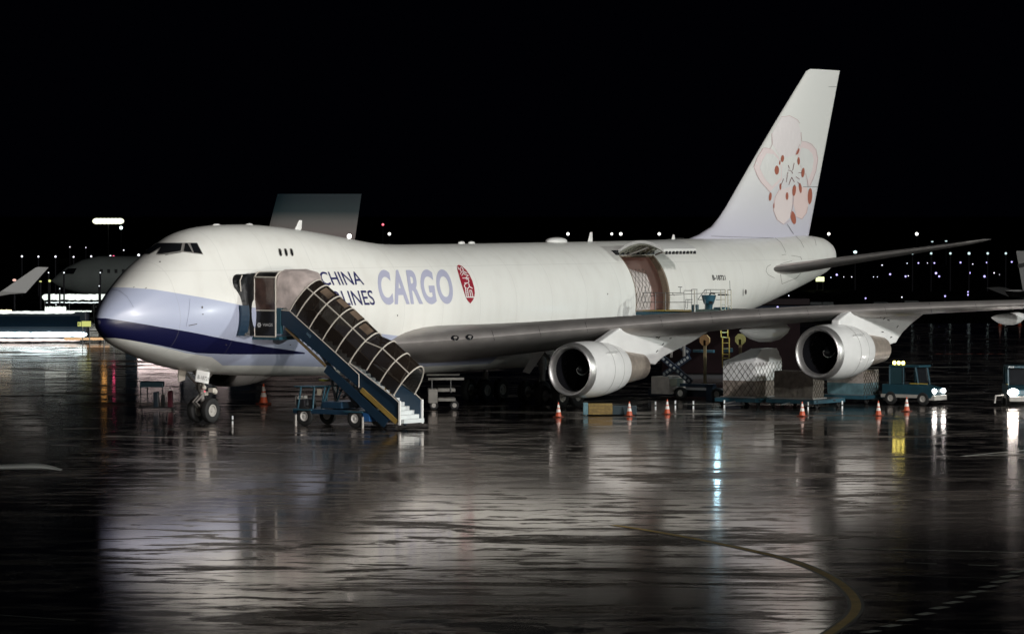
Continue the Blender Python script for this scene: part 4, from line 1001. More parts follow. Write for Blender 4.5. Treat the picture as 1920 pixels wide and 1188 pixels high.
# ------------------------------------------------------------------ tow tractors
def tractor(loc, rz, label, lampcol, lampstr, beacons, cab=mat('dark teal cab', (.012, .050, .070), .4, noise=.25, nscale=2), lamps=.17):
    t = thing('tow_tractor', label, 'tow tractor', loc, rz, 'tow tractors')
    q = MB(); q.prism([(-1.55, -.72, .38), (1.5, -.72, .38), (1.62, -.72, .62), (1.55, -.72, .92), (.55, -.72, 1.12), (-1.55, -.72, 1.12)], (0, 1.44, 0)); q.build('body', cab, t, bevel=.06)
    q = MB(); q.bb(1.35, 1.72, -.7, .7, .28, .55); q.build('bumper', M_rim, t, bevel=.04)
    q = MB(); q.bb(-1.6, 1.2, -.735, -.73, .40, .58); q.build('side_skirt', mat('pale skirt', (.35, .33, .3), .5, noise=.2), t)
    q = MB(); q.bb(-1.15, .75, -.68, .68, 2.05, 2.16); q.build('roof', cab, t, bevel=.05)
    for x0, x1 in ((-1.1, -1.1), (-.25, -.25), (.5, .68)):
        for y in (-.64, .64): MB().tube([(x1, y, 1.1), (x0, y, 2.08)], .055, 6).build('roof_pillar', cab, t)
    q = MB(); q.poly([(.64, -.6, 1.14), (.64, .6, 1.14), (.5, .6, 2.05), (.5, -.6, 2.05)]); q.build('windscreen', M_glass, t)
    q = MB(); q.poly([(-1.08, -.63, 1.14), (-.3, -.63, 1.14), (-.3, -.63, 2.05), (-1.08, -.63, 2.05)]); q.build('side_window', mat('dim teal glass', (.02, .05, .06), .15), t)
    q = MB(); q.bb(-.75, -.2, -.4, .4, .95, 1.25); q.bb(-.85, -.7, -.4, .4, 1.2, 1.75); q.build('seat', M_dark, t, bevel=.04)
    q = MB(); q.bb(.2, 1.3, -.735, -.725, 1.16, 1.20); q.build('trim_stripe', M_yel, t)
    for y in (-.5, .5):
        q = MB(); q.ball((1.60, y, .78), lamps, 12, (.5, 1.2, .8)); q.build('headlight', glow('headlight %s' % lampstr, lampcol, lampstr), t)
    for x in (-1.0, 1.0):
        for y in (-.66, .66): wheel_parts((x, y, .36), (0, 1, 0), .36, .24, t)
    if beacons:
        for k in range(3):
            q = MB(); q.ball((-1.0+.27*k, -.3, 2.27), .10, 10); q.build('beacon', glow('yellow beacon', (1, .85, .18), 9), t)
    q = MB(); q.tube([(-1.5, 0, .45), (-2.0, 0, .42)], .05); q.build('tow_hitch', M_steel, t)
    return t
c = pz(1712, 758); tractor((c.x, c.y, 0), radians(-90), 'teal tow tractor with three yellow roof beacons pulling the pallet cart', (1, 1, .98), 30, True)
c = pz(1921, 762); RZ = atan2(-FW.y, -FW.x)
t2 = tractor((c.x+1.2, c.y+1.0, 0), RZ, 'dark teal tow tractor facing the viewer with glaring headlight at the right edge', (1, .95, .9), 60, False, lamps=.24)
q = MB(); q.tube([(1.6, -1.0, .62), (1.75, -1.45, .60), (1.75, -1.5, .2)], .05); q.build('tow_arm', M_rim, t2)
lettering('ALS', [(.76, y, z) for y, z in ((-.66, 2.16), (-.34, 2.16), (-.34, 2.06), (-.66, 2.06))], 'roof_lettering', MATS['white lettering'], t2)

# ------------------------------------------------------------------ cones, posts, small ground items
def cone0():
    t = thing('traffic_cone', 'c', 'traffic cone')
    q = MB(); q.box((0, 0, .025), (.42, .42, .05)); q.build('base', mat('cone base', (.10, .02, .01), .6), t, bevel=.01)
    M_or = mat('cone orange', (.52, .085, .03), .45); M_cw = mat('cone white band', (.72, .68, .64), .4)
    r = lambda z: .165-.145*(z-.05)/.72
    for z0, z1, m_, n_ in ((.05, .27, M_or, 'body'), (.27, .43, M_cw, 'white_band'), (.43, .49, M_or, 'body'), (.49, .66, M_cw, 'white_band'), (.66, .77, M_or, 'tip')):
        MB().lathe((0, 0, 0), (0, 0, 1), [(z0, r(z0)), (z1, r(z1))], 20, caps=True).build(n_, m_, t, smooth=True)
    return t
C0 = cone0()
cones = [((1047, 782), 1.0, 'orange white cone just ahead of the near engine inlet'), ((1180, 780), 1.0, 'orange white cone beneath the near engine exhaust'), ((1251, 776), 1.0, 'orange white cone in front of the putty grey loader box'), ((1504, 780), 1.0, 'orange white cone in front of the dolly under the far engine'),
         ((1647, 779), 1.0, 'orange white cone in front of the cart behind the tractor'), ((1700, 771), 1.0, 'orange white cone right beside the front of the teal tractor'), ((1875, 612), 1.15, 'small far cone glowing red on the dark apron under the wing tip'), ((1912, 611), 1.05, 'small far pale cone at the right edge on the dark apron'), ((494, 757), 1.45, 'dim tall cone behind the belly, left of the stairs truck')]
for i, ((u, v), s_, lb) in enumerate(cones):
    c = C0 if i == 0 else copy_tree(C0); p = pz(u, v); c.location = (p.x, p.y, 0); c.scale = (s_, s_, s_); tag(c, lb, 'traffic cone', 'traffic cones on the apron')
mp = thing('marker_post', 'x', 'marker post')
MB().cyl((0, 0, 0), (0, 0, .16), .045, n=10).build('lower_band', mat('marker white', (.8, .82, .82), .4), mp)
MB().cyl((0, 0, .16), (0, 0, .24), .04, n=10).build('dark_band', M_dark, mp)
MB().cyl((0, 0, .24), (0, 0, .42), .045, n=10).build('upper_band', MATS['marker white'], mp)
posts = [((436, 795), 'short white marker post right of the nose wheel'), ((1229, 767), 'short white marker post left of the loader cone'), ((1266, 765), 'short white marker post just right of the loader cone'), ((1300, 766), 'short white marker post under the scissor lift'), ((1358, 764), 'short white marker post by the left end of the first dolly'),
         ((1515, 768), 'short white marker post right of the cone by the dolly'), ((1579, 766), 'short white marker post at the right end of the dolly'), ((1098, 776), 'short white marker post left of the yellow crate')]
for i, ((u, v), lb) in enumerate(posts):
    c = mp if i == 0 else copy_tree(mp); p = pz(u, v); c.location = (p.x, p.y, 0); tag(c, lb, 'marker post', 'short white marker posts')
c = pz(1103, 779); yc = thing('yellow_crate', 'low yellow striped equipment crate on the ground beneath the near engine', 'crate', (c.x, c.y, 0), radians(-55))
MB().bb(0, 1.25, 0, .8, .06, .62).build('body', mat('scuffed yellow', (.24, .16, .04), .6, noise=.5, nscale=6), yc, bevel=.03)
MB().bb(-.26, -.01, 0, .8, .04, .66).build('end_panel', mat('pale teal end', (.12, .24, .28), .5, noise=.3, nscale=5), yc, bevel=.02)
MB().bb(1.26, 2.5, .1, .8, .05, .5).build('drawbar_box', mat('dark teal box', (.008, .025, .035), .5), yc, bevel=.02)
q = MB(); [q.bb(.02, 1.22, -.012, -.002, .16+.15*k, .20+.15*k) for k in range(3)]; q.build('slat', mat('crate slat', (.16, .10, .03), .6), yc)

# pale ground unit and trolley seen under the belly
c = pz(803, 768); gu = thing('ground_unit', 'pale belt loader with raised rails behind the foot of the stairs', 'belt loader', (c.x, c.y, 0), radians(-52))
M_pale = mat('pale cream metal', (.20, .19, .17), .55, noise=.3, nscale=3)
MB().bb(0, .5, 0, 1.6, .35, 1.1).build('body', M_pale, gu, bevel=.04); MB().bb(.52, 1.45, 0, 1.6, .45, .62).build('lower_tray', M_pale, gu, bevel=.02); MB().bb(.52, 1.45, .2, 1.6, .95, 1.12).build('upper_tray', M_pale, gu, bevel=.02)
MB().bb(0, 1.9, .1, .18, 1.58, 1.7).build('rail', M_pale, gu); MB().bb(-.05, 1.7, .9, 1.0, 1.78, 1.86).build('rail', M_pale, gu)
for x, y in ((.3, .1), (.3, 1.4), (1.4, .1), (1.4, 1.4)): wheel_parts((x, y, .24), (0, 1, 0), .24, .18, gu)
q = MB(); [q.tube([(x, .14, .9), (x, .14, 1.6)], .03) for x in (.2, 1.2)]; q.build('rail_post', M_steel, gu)
c = pz(262, 768); tr = thing('equipment_trolley', 'teal topped equipment trolley beneath the nose, left of the nose wheel', 'trolley', (c.x, c.y, 0), radians(-55))
MB().bb(0, 1.25, 0, .8, 1.2, 1.48).build('top_box', M_teal, tr, bevel=.03)
for k, (x, w_, h_, m_) in enumerate(((.85, .28, .95, M_sblue), (1.22, .2, .8, M_dark), (1.6, .26, 1.0, mat('dark crimson case', (.16, .01, .03), .5)))):
    MB().bb(x-w_/2, x+w_/2, .1, .5, .12, h_).build('stowed_case', m_, tr, bevel=.05)
q = MB(); [q.tube([(x, .05, .1), (x, .05, 1.2)], .03) for x in (.05, .4, 1.2)]; q.build('leg', M_dark, tr)
MB().bb(-.1, 1.9, 0, .8, .08, .14).build('tray', M_dark, tr)
for x in (.1, 1.7): wheel_parts((x, .1, .08), (0, 1, 0), .08, .06, tr, hub=False)
# load waiting inside the doorway
pl_ = Vector((42.55, -2.75, 4.95)); tp_ = thing('doorway_pallet', 'netted white pallet standing in the open side cargo door', 'cargo pallet', pl_)
mb = MB(); R = []
for k in range(8):
    z = 2.35*k/7; y0 = -.08-.05*sin(pi*k/7)
    R.append([(x, y0+.05*random.uniform(-1, 1)+(.25 if k == 7 else 0)+max(0, z-1.3)*.45, z-(.18*abs(x-.6) if k == 7 else 0)) for x in (0, .4, .8, 1.2, 1.6, 1.95)]+[(1.95, 2.2, z), (0, 2.2, z)])
mb.quadstrip(R); mb.build('plastic_wrap', mat('pink white wrap', (.62, .57, .55), .4, noise=.12, nscale=2, bump=.8), tp_, smooth=True)
mb = MB(); r2 = MB()
for sg in (1, -1):
    for k in range(-12, 16):
        pts = []
        for j in range(26):
            z = .05+j*.09; s_ = k*.36+sg*z*.62+.2
            if 0 <= s_ <= 1.95: pts.append((s_, -.16+max(0, z-1.3)*.45, z))
        if len(pts) > 1: mb.tube(pts, .011, 3)
mb.build('cargo_net', M_net, tp_)

# ------------------------------------------------------------------ other airliners
def airliner(name, label, loc, rz, L=33.0, R_=2.0, zc=3.8, body=None, finc=None, parts=('body', 'wing', 'fin', 'stab', 'engine', 'gear'), fin=((21.6, 5.4), (23.7, 12.4), (32.5, 12.4), (31.3, 5.2))):
    t = thing(name, label, 'airliner', loc, rz)
    if 'body' in parts:
        R = []
        for s_, f, dz in ((0, .02, -.5), (.02, .3, -.42), (.05, .58, -.25), (.1, .86, -.08), (.15, 1, 0), (.65, 1, 0), (.78, .82, .28), (.9, .46, .75), (1, .10, 1.15)):
            R.append([(s_*L, R_*f*cos(a), zc+dz+R_*1.05*f*sin(a)) for a in [2*pi*j/28 for j in range(28)]])
        MB().quadstrip(R).build('fuselage', body, t, smooth=True)
        q = MB()
        for k in range(26):
            x = L*.16+k*L*.60/26
            for s in (-1, 1): q.poly([(x, s*R_*1.003, zc+.35), (x+.3, s*R_*1.003, zc+.35), (x+.3, s*R_*1.003, zc+.75), (x, s*R_*1.003, zc+.75)])
        q.build('window_row', M_dark, t, normals=False)
        q = MB(); q.poly([(L*.035, -R_*.55, zc+.25), (L*.075, -R_*.80, zc+.25), (L*.085, -R_*.72, zc+.85), (L*.055, -R_*.45, zc+.8)]); q.build('cockpit_window', M_glass, t, normals=False)
    if 'wing' in parts:
        for s in (-1, 1):
            R = []
            for y, lx, c, z in ((R_*.6, L*.36, 6.5, zc-1.1), (5, L*.36+2.2, 4.6, zc-.75), (16.5, L*.36+8.6, 1.6, zc+.35)):
                R.append([(lx+p*c, s*y, z+q_*c) for p, q_ in airfoil(8, .12)])
            MB().quadstrip(R).build('wing', body, t, smooth=True)
    if 'fin' in parts:
        R = []
        (x0, z0), (x1, z1), (x2, z2), (x3, z3) = fin
        for k in range(5):
            f = k/4; a, b, z = lerp(x0, x1, f), lerp(x3, x2, f), lerp(z0-1.2, z1, f); c = b-a
            R.append([(a+p*c, q_*c*.7, z) for p, q_ in airfoil(10, .09)])
        MB().quadstrip(R).build('fin', finc or body, t, smooth=True)
    if 'stab' in parts:
        for s in (-1, 1):
            R = [[(lx+p*c, s*y, z+q_*c) for p, q_ in airfoil(8, .09)] for y, lx, c, z in ((.4, L*.86, 4.0, zc+1.0), (6.2, L*.86+3.6, 1.5, zc+1.6))]
            MB().quadstrip(R).build('tailplane', body, t, smooth=True)
    if 'engine' in parts:
        for s in (-1, 1):
            MB().lathe((L*.33, s*5.2, zc-1.9), (1, 0, 0), [(.6, .8), (0, .9), (.05, 1.0), (1.6, 1.1), (3.2, .8), (3.6, .5)], 24).build('engine', body, t, smooth=True)
    if 'gear' in parts:
        for x, y in ((L*.14, 0), (L*.5, 3), (L*.5, -3)):
            g_ = thing('landing_gear', None, None, (x, y, 0)); g_.parent = t
            for dy in (-.35, .35): wheel_parts((0, dy, .5), (0, 1, 0), .5, .3, g_, hub=False)
            MB().cyl((0, 0, .5), (0, 0, zc-1.2), .12).build('strut', M_steel, g_)
    return t
def bandmat(name, z0, z1, c0, c1, stripes=()):
    m = mat(name, c0, .5); n = m.node_tree; b = n.nodes['Principled BSDF']; L = n.links
    tc = n.nodes.new('ShaderNodeTexCoord'); sp_ = n.nodes.new('ShaderNodeSeparateXYZ'); L.new(tc.outputs['Object'], sp_.inputs[0])
    r = n.nodes.new('ShaderNodeValToRGB'); mr = n.nodes.new('ShaderNodeMapRange'); L.new(sp_.outputs[2], mr.inputs[0]); mr.inputs[1].default_value = z0; mr.inputs[2].default_value = z1
    L.new(mr.outputs[0], r.inputs[0]); e = r.color_ramp.elements; e[0].color = (*c0, 1); e[1].color = (*c1, 1)
    for p, c in stripes: x = e.new(p); x.color = (*c, 1)
    L.new(r.outputs[0], b.inputs['Base Color']); return m
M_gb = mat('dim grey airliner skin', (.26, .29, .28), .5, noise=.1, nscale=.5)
M_gf = bandmat('banded tail paint', 5.5, 12.0, (.70, .46, .46), (.04, .085, .11), ((.22, (.72, .48, .48)), (.245, (.3, .13, .15)), (.27, (.75, .54, .53)), (.45, (.85, .74, .70)), (.62, (.62, .60, .57)), (.78, (.10, .17, .19))))
p = pd(97, 594, 420); AX = atan2(GR.y, GR.x)
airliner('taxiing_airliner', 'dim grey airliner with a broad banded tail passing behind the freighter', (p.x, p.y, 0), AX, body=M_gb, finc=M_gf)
# parked airliners of which only a wing tip or a tail reaches into view
def flatplate(root, P, D, thick, name, m_, n_=None):
    """profile given by photo points at distance D, with real thickness along the sight line"""
    q = MB(root.location); pts = [pd(u, v, D) for u, v in P]; o = GF*thick
    q.prism(pts, o); return q.build(name, m_, root, bevel=thick*.3)
b0 = pd(-60, 660, 300); lw = thing('parked_airliner', 'pale swept winglet of a parked airliner at the left edge', 'airliner', (b0.x, b0.y, 0))
flatplate(lw, [(0, 547), (67, 501), (73, 500), (91, 501), (48, 549), (46, 549.5)], 300, .16, 'winglet', mat('winglet pale paint', (.62, .61, .60), .4))
flatplate(lw, [(-150, 566), (0, 546.5), (48, 549.3), (16, 552.2), (-150, 580)], 300.05, 1.6, 'wing', mat('wing pale grey', (.42, .41, .40), .4))
b1 = pd(-80, 900, 104); fw = thing('foreground_airliner', 'smooth white wing tip reaching in low at the left edge', 'airliner', (b1.x, b1.y, 0))
R = []
for u, v0, v1 in ((-140, 868, 886), (-60, 869, 883), (0, 870.5, 880), (30, 869, 880), (60, 867.8, 879.8), (80, 869.5, 879.6), (98, 873.5, 880), (108, 877, 880.6), (115, 879.6, 881)):
    a, b = pd(u, v0, 104), pd(u, v1, 104); c = (a+b)/2; h = (a-b).length/2
    R.append([c+Vector((0, 0, h*sin(t)))+GF*(h*3+.25)*cos(t)-b1.__class__((b1.x, b1.y, 0)) for t in [2*pi*j/14 for j in range(14)]])
MB().quadstrip(R).build('wing', mat('near wing white', (.84, .82, .79), .45), fw, smooth=True)
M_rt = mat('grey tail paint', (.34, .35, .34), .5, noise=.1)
p = pd(1905+24*22.75, 600, 330)
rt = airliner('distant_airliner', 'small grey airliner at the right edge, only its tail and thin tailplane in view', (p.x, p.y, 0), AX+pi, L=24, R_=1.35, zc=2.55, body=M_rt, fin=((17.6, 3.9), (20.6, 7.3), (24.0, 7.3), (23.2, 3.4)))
MB().poly([(20.9, .30, 6.9), (23.9, .16, 6.2), (23.85, .16, 5.9), (20.6, .32, 6.6)]).build('tail_stripe', M_dark, rt, normals=False)

# ------------------------------------------------------------------ lit vehicles and structures far left
M_dn = mat('dark navy panel', (.010, .030, .05), .4)
W1 = glow('white strip light', (.92, 1, .92), 1.2); W2 = glow('cool strip light', (.75, .95, 1), 4.5); O1 = glow('amber strip light', (1, .62, .32), .8)
def gbox(root, u0, u1, v0, v1, D, dep, name, m_, bev=0):
    """box at distance D facing the viewer, its outline given by photo points"""
    a, b = pd(u0, v0, D), pd(u1, v1, D); q = MB(root.location); z1, z0 = a.z, b.z
    P = [Vector((a.x, a.y, z0)), Vector((b.x, b.y, z0)), Vector((b.x, b.y, z1)), Vector((a.x, a.y, z1))]
    q.prism(P, GF*dep); return q.build(name, m_, root, bevel=bev)
def streaklight(root, u0, u1, v0, v1, D, name, m_, seed=0):
    """a light streak drawn as a broken bright band: tube with slightly uneven thickness"""
    rnd = random.Random(seed); q = MB(root.location); R = []; n = 60
    for k in range(n+1):
        u = lerp(u0, u1, k/n); vm = (v0+v1)/2+rnd.uniform(-.5, .5); h = (v1-v0)/2*(rnd.uniform(.82, 1.08)) * (.35 if k in (0, n) else 1)
        c = pd(u, vm, D); r = h/FPX*D; R.append([c+Vector((0, 0, r*sin(t)))+GF*r*.6*cos(t) for t in [2*pi*j/8 for j in range(8)]])
    q.quadstrip(R); return q.build(name, m_, root, smooth=True)
g0 = pz(40, 642); bus = thing('apron_bus', 'long dark blue apron bus with bright light strips along roof and sill', 'bus', (g0.x, g0.y, 0))
gbox(bus, -260, 161, 582, 641, 322, 2.7, 'body', mat('bus night blue', (.006, .016, .028), .5), .08)
gbox(bus, -250, 150, 592, 612, 321.9, .05, 'side_windows', mat('night blue glass', (.006, .014, .024), .15))
streaklight(bus, -260, 163, 622, 631.5, 321.6, 'sill_light', W2, 1); streaklight(bus, -260, 150, 634.5, 640, 321.5, 'lower_light', glow('pinkish strip', (1, .85, .8), 1.2), 2)
streaklight(bus, 120, 206, 632.5, 637.5, 321.3, 'amber_light', O1, 4)
streaklight(bus, -260, 140, 583, 588, 321.6, 'roof_light', W1, 3); streaklight(bus, 84, 124, 574.5, 586, 321.8, 'roof_lamp_panel', W1, 5); streaklight(bus, 125, 172, 582, 584.5, 321.8, 'rear_roof_light', W1, 6)
streaklight(bus, -30, 22, 580.5, 585, 321.4, 'amber_lamp', glow('warm lamp', (1, .8, .5), 2.2), 9)
for u in (-60, 60, 120):
    c = pd(u, 637, 322.9); wheel_parts((c.x-g0.x, c.y-g0.y, .5), GF, .5, .3, bus)
g1 = pz(140, 585); lb_ = thing('light_streak', 'long white light streak left of the nose, built as a glowing bar on added posts', 'light bar', (g1.x, g1.y, 0))  # added bar and posts, standing in for a moving light streak
streaklight(lb_, 79, 300, 551, 562.5, 400, 'streak_strip', W1, 11); streaklight(lb_, 86, 300, 566, 568, 400, 'lower_streak_strip', glow('thin strip', (.9, 1, 1), 1.4), 12)
q = MB(lb_.location)
for u in (84, 130, 176, 240, 296): c = pd(u, 560, 400.3); q.tube([(c.x, c.y, 0), c], .05)
q.build('post', M_steel, lb_)
M_ysign = glow('yellow sign face', (.80, .85, .25), .75)
s0 = pz(155, 640); ys = thing('taxiway_sign', 'lit yellow taxiway sign board between the light strips left of the nose', 'airport sign', (s0.x, s0.y, 0))
gbox(ys, 153, 170, 602, 612, 318, .2, 'sign_face', M_ysign); gbox(ys, 145.5, 151.5, 603.5, 611.5, 318, .2, 'side_face', M_ysign)
for u in (155, 168): c = pd(u, 611, 318.1); q = MB(ys.location); q.tube([(c.x, c.y, 0), c], .04); q.build('post', M_steel, ys)
c = pd(148.5, 607.5, 317.95); tl = [pd(u, v, 317.95)-ys.location for u, v in ((146.5, 604.8), (150.5, 604.8), (150.5, 610), (146.5, 610))]
lettering('E', tl, 'sign_lettering', M_dark, ys)
tl = [pd(u, v, 317.95)-ys.location for u, v in ((155, 604.5), (168, 604.5), (168, 610), (155, 610))]
# unseen hut added beyond the nose, so its glow reflects on the wet ground
h0 = pz(300, 640); hut = thing('added_lit_hut', 'added unseen low hut with glowing pinkish panels behind the nose', 'hut', (h0.x, h0.y, 0))
gbox(hut, 235, 470, 570, 640, 326, 6, 'wall', M_dn)
gbox(hut, 258, 336, 592, 636, 325.9, .05, 'added_glow_panel', glow('pink white glow', (1, .86, .86), 5)); gbox(hut, 406, 428, 600, 636, 325.9, .05, 'added_glow_panel', MATS['pink white glow'])
gbox(hut, 345, 398, 600, 636, 325.9, .05, 'added_glow_panel', glow('dim white glow', (.9, .95, 1), 1.2))
for u, v, col, st, nm, lb in ((195, 601, (1, .5, .12), 30, 'amber_lamp', 'amber lamp on a short post hidden behind the nose tip'), (213, 606, (1, .08, .25), 60, 'red_lamp', 'red lamp on a short post hidden behind the nose')):  # unseen lamps set here for coloured ground reflections; the red one is extra
    a = pd(u, v, 300); t = thing(nm, lb, 'lamp', (a.x, a.y, 0)); MB().ball((0, 0, a.z), .22 if nm[0] == 'a' else .11, 10).build('lamp_globe', glow(nm, col, st/8), t); MB().tube([(0, 0, 0), (0, 0, a.z)], .05).build('post', M_steel, t)

# ------------------------------------------------------------------ lamps across the dark field
def lamp(u, v, r, D, col, st, name, label, cat, grp, pole=True, sx=1.0):
    a = pd(u, v, D); z = max(a.z, .25); t = thing(name, label, cat, (a.x, a.y, 0), AX, grp)
    R_ = r*(.76 if r < 4.5 else 1)/FPX*D
    MB().ball((0, 0, z), R_, 10, (sx, 1, 1)).build('lamp_head', glow('lamp %s %s' % (col, st), col, st), t)
    if z-R_ > .05: MB().tube([(0, 0, 0), (0, 0, z-R_*.9)], .09 if z > 2 else .04, 6).build('pole', mat('mast grey', (.05, .05, .06), .6), t)
    return t
WH, VI, CY, YE = (1, 1, .93), (.50, .46, 1.0), (.75, 1, 1), (.9, .95, .35)
for u, r in ((730, 3.8), (1065, 3.9), (1147, 3.2), (1164, 4.0), (1236, 3.8), (1554, 3.8), (1719, 4.1)): lamp(u, 438.5, r, 1000, WH, 2.2, 'mast_light', 'round white mast light just above the freighter against the black sky', 'mast light', 'white mast lights along the horizon')
for u, v, r in ((41, 480.5, 2.4), (72, 481, 2.2), (104, 481, 2.4), (138, 481.5, 2.0), (171, 480.5, 2.2), (207, 480, 2.4), (260, 478, 3.0)): lamp(u, v, r, 500, (.9, .92, 1), 2.0, 'apron_lamp', 'white lamp in the row left of the cockpit', 'street lamp', 'lamp row left of the nose')
for u, v, r in ((131, 463, 1.6), (161, 464, 1.4), (232, 469, 1.7), (290, 463, 1.9)): lamp(u, v, r, 620, (.9, .92, 1), 1.6, 'far_lamp', 'tiny white lamp above the lamp row left of the cockpit', 'street lamp', 'tiny lamps far left')
for u, v, r in ((91, 511, 1.6), (120, 511, 1.9), (188, 511, 1.5), (186, 536, 1.4), (112, 541, 1.3), (105, 571, 1.3), (24, 590, 1.4)): lamp(u, v, r, min(398, (10.46-.5)*7509/(v-398)*.92), (.9, .95, 1), 1.6, 'field_light', 'tiny white field light in front of the grey airliner', 'field light', 'tiny lights before the airliner')
lamp(213, 481, 2.8, 500, (1, .12, .25), 3.0, 'red_beacon', 'red beacon lamp beside the white lamp row, left of the cockpit', 'beacon lamp', None)
lamp(93, 526.5, 3.4, 390, YE, .9, 'yellow_marker', 'round yellow marker light right of the winglet, the larger one', 'marker light', 'yellow marker lights'); lamp(76, 527.5, 2.0, 390, YE, .8, 'yellow_marker', 'small yellow marker light hard by the winglet edge', 'marker light', 'yellow marker lights', sx=1.6)
lamp(27, 525, 3.2, 390, (1, .62, .52), 1.0, 'pink_marker', 'pinkish marker light left behind the winglet', 'marker light', None, sx=1.5)
fb = lamp(203, 414.5, 5.6, 900, (.98, 1, .74), 1.6, 'floodlight_bank', 'wide glaring floodlight bank high above the nose', 'floodlight', None, sx=1.5)
for k in (-2.1, -1.4, -.7, .7, 1.4, 2.1):
    h_ = [c for c in fb.children if c.name.startswith('lamp_head')][0].copy(); COL.objects.link(h_); h_.parent = fb; h_.location = (k*1.22, 0, 0); h_.scale = (1, 1, 1)
lamp(227, 427, 4.2, 900, (.8, 1, .95), 2.6, 'small_floodlight', 'small round floodlight at the lower right of the glaring bank', 'floodlight', None)
t = lamp(718, 421, 2.8, 700, (1, .15, .2), 2.5, 'obstruction_light', 'red obstruction light on a thin mast above the fuselage', 'mast light', None)
lamp(1603.5, 472.5, 3.6, 540, CY, 1.6, 'wall_light', 'bluish white light just right of the tail cone', 'lamp', None, sx=1.3)
for u, r in ((1711, 2.8), (1746, 2.9), (1782, 2.9), (1817, 3.6), (1852, 3.0), (1886, 2.9)): lamp(u, 475, r, 530, CY, 1.0, 'apron_lamp', 'bluish lamp in the evenly spaced row below the tailplane tip', 'street lamp', 'lamp row right of the tail')
for u, v in ((1748, 453), (1774, 452)): lamp(u, v, 1.6, 800, CY, .8, 'far_lamp', 'faint bluish lamp just above the tailplane', 'street lamp', 'faint lamps above the tailplane', sx=2)
for u, v, r in ((1701, 493.5, 1.2), (1711, 493, 1.4), (1722, 493, 1.9), (1739, 493, 1.1), (1752, 493, 2.0), (1801, 492, 2.1), (1824, 495, 1.3), (1850, 492, 1.8), (1897, 491, 2.1), (1654, 497, 1.6), (1569, 515, 2.6), (1558, 520, 1.2), (1582, 519, 1.0), (1597, 519, 1.3), (1638, 519, 1.0), (1645, 519, .9), (1669, 514, 2.4), (1698, 518, 2.3), (1703, 517, 1.3), (1755, 512, 2.8), (1761, 518, 2.3), (1818, 511.5, 2.5), (1846, 518, 2.7), (1864, 511.5, 1.6), (1874, 514.5, .8), (1815, 547, 1.8), (1815, 552.5, 2.0), (1772, 555, 2.2), (1691, 557, 1.6), (1623, 559, 2.0), (1592, 573, 3.0), (1458, 575.6, 2.4), (1479, 554, 1.3), (1466, 561, 1.3), (1480, 589, 1.0)):
    lamp(u, v, r, (10.46-.5)*7509/(v-398), VI if r > 1.7 else (.85, .85, 1), 1.9, 'taxiway_light', 'small violet white taxiway light on the dark field right of the tail', 'taxiway light', 'taxiway lights on the field')
s1 = pz(1538, 545); sg2 = thing('lit_sign', 'bright yellow lit sign just under the tail cone', 'airport sign', (s1.x, s1.y, 0)); gbox(sg2, 1530, 1545.5, 519, 527.5, 540, .3, 'sign_face', glow('bright yellow sign', (.9, 1, .5), 1.5))
for u in (1532, 1543): c = pd(u, 527, 540.1); q = MB(sg2.location); q.tube([(c.x, c.y, 0), c], .05); q.build('post', M_steel, sg2)
for (u0, u1, v0, v1), lb in zip(((1519, 1541, 566, 577), (1542, 1563, 566, 578), (1638, 1665, 566, 573), (1696, 1723, 563.5, 570)), ('grey container box above the outer wing, leftmost of the four', 'grey green container box, second from the left above the outer wing', 'dim grey container box above the outboard engine', 'pale grey container box furthest right above the wing')):
    a = pd((u0+u1)/2, v1, 440); t = thing('cargo_container', lb, 'container', (a.x, a.y, 0), 0, 'containers beyond the wing')
    gbox(t, u0, u1, v0, v1, 440, 2.4, 'body', mat('container grey', (.13, .15, .15), .6, noise=.2), .05); gbox(t, u0+1, u1-1, v1+.3, 578.5, 440.2, 2.0, 'stand', M_dark)
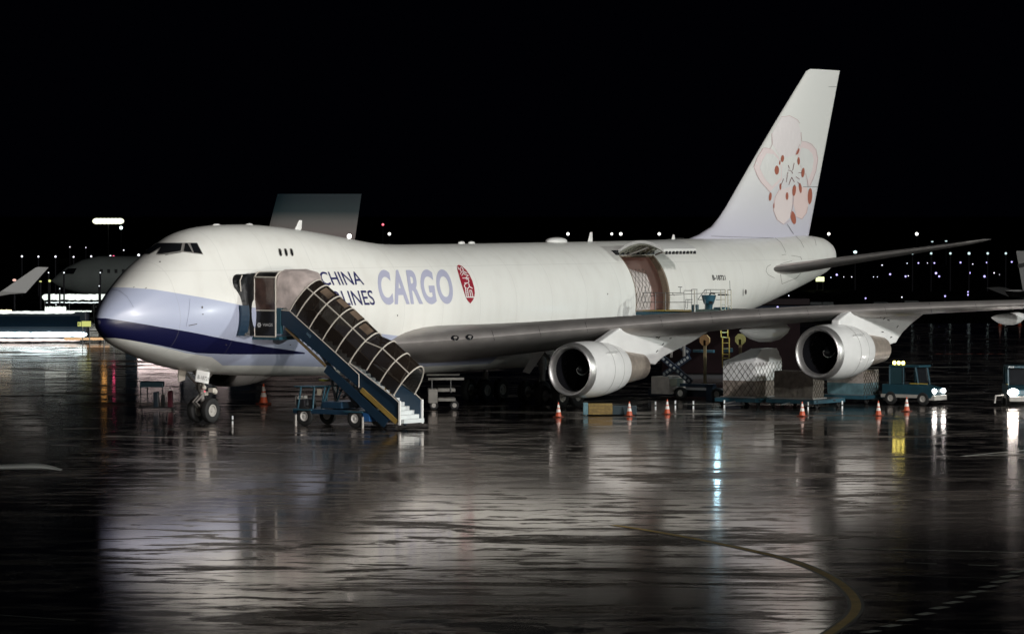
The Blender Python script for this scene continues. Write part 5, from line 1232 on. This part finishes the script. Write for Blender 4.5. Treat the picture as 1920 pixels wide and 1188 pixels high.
# low buildings that dim the horizon strip behind the tail and under the wing
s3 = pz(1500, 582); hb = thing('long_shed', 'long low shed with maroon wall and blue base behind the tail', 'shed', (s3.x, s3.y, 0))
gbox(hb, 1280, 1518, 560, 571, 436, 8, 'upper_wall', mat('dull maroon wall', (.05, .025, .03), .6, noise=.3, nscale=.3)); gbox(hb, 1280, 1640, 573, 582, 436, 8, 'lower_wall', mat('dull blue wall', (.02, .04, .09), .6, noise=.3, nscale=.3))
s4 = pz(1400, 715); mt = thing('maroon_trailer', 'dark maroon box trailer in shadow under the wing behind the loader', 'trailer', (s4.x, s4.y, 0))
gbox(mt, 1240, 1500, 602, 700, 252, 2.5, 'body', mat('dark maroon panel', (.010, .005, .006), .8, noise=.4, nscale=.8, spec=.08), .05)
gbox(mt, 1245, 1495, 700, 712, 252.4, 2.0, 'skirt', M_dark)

# ordinal labels so that every lamp of a row can be pointed out
ORD = 'first second third fourth fifth sixth seventh eighth ninth tenth eleventh twelfth'.split()
from collections import defaultdict
rows = defaultdict(list)
for o in SC.objects:
    if o.parent is None and 'group' in o and o['group'] in ('white mast lights along the horizon', 'lamp row left of the nose', 'tiny lamps far left', 'tiny lights before the airliner', 'lamp row right of the tail', 'taxiway lights on the field', 'faint lamps above the tailplane'):
        h = [c for c in o.children if c.name.startswith('lamp_head')][0]
        zc_ = sum((v.co.z for v in h.data.vertices))/len(h.data.vertices)
        d = Vector((o.location.x, o.location.y, zc_))-CP; w_ = d.dot(FW); rows[o['group']].append((960+FPX*d.dot(RT)/w_, 594-FPX*d.dot(UP)/w_, o))
for g_, L_ in rows.items():
    if g_ == 'taxiway lights on the field':
        bands = (('top', 0, 505), ('middle', 505, 530), ('bottom', 530, 700))
        for nm, a, b in bands:
            S_ = sorted([q for q in L_ if a <= q[1] < b], key=lambda q: q[0])
            for i, q in enumerate(S_):
                n_ = len(S_); pos = (ORD[i]+' from the left') if i < 12 else (ORD[n_-1-i]+' from the right')
                q[2]['label'] = 'taxiway light, %s in the %s row right of the tail' % (pos, nm)
    else:
        S_ = sorted(L_, key=lambda q: q[0])
        tail = {'white mast lights along the horizon': 'round white mast light, %s from the left along the black horizon', 'lamp row left of the nose': 'white lamp on a pole, %s from the left in the row left of the cockpit', 'tiny lamps far left': 'tiny high white lamp, %s from the left above the lamp row by the cockpit',
                'tiny lights before the airliner': 'tiny white field light, %s from the left before the grey airliner', 'lamp row right of the tail': 'bluish pole lamp, %s from the left in the row below the tailplane tip', 'faint lamps above the tailplane': 'faint bluish lamp, %s from the left just above the tailplane'}[g_]
        for i, q in enumerate(S_): q[2]['label'] = tail % ORD[i]
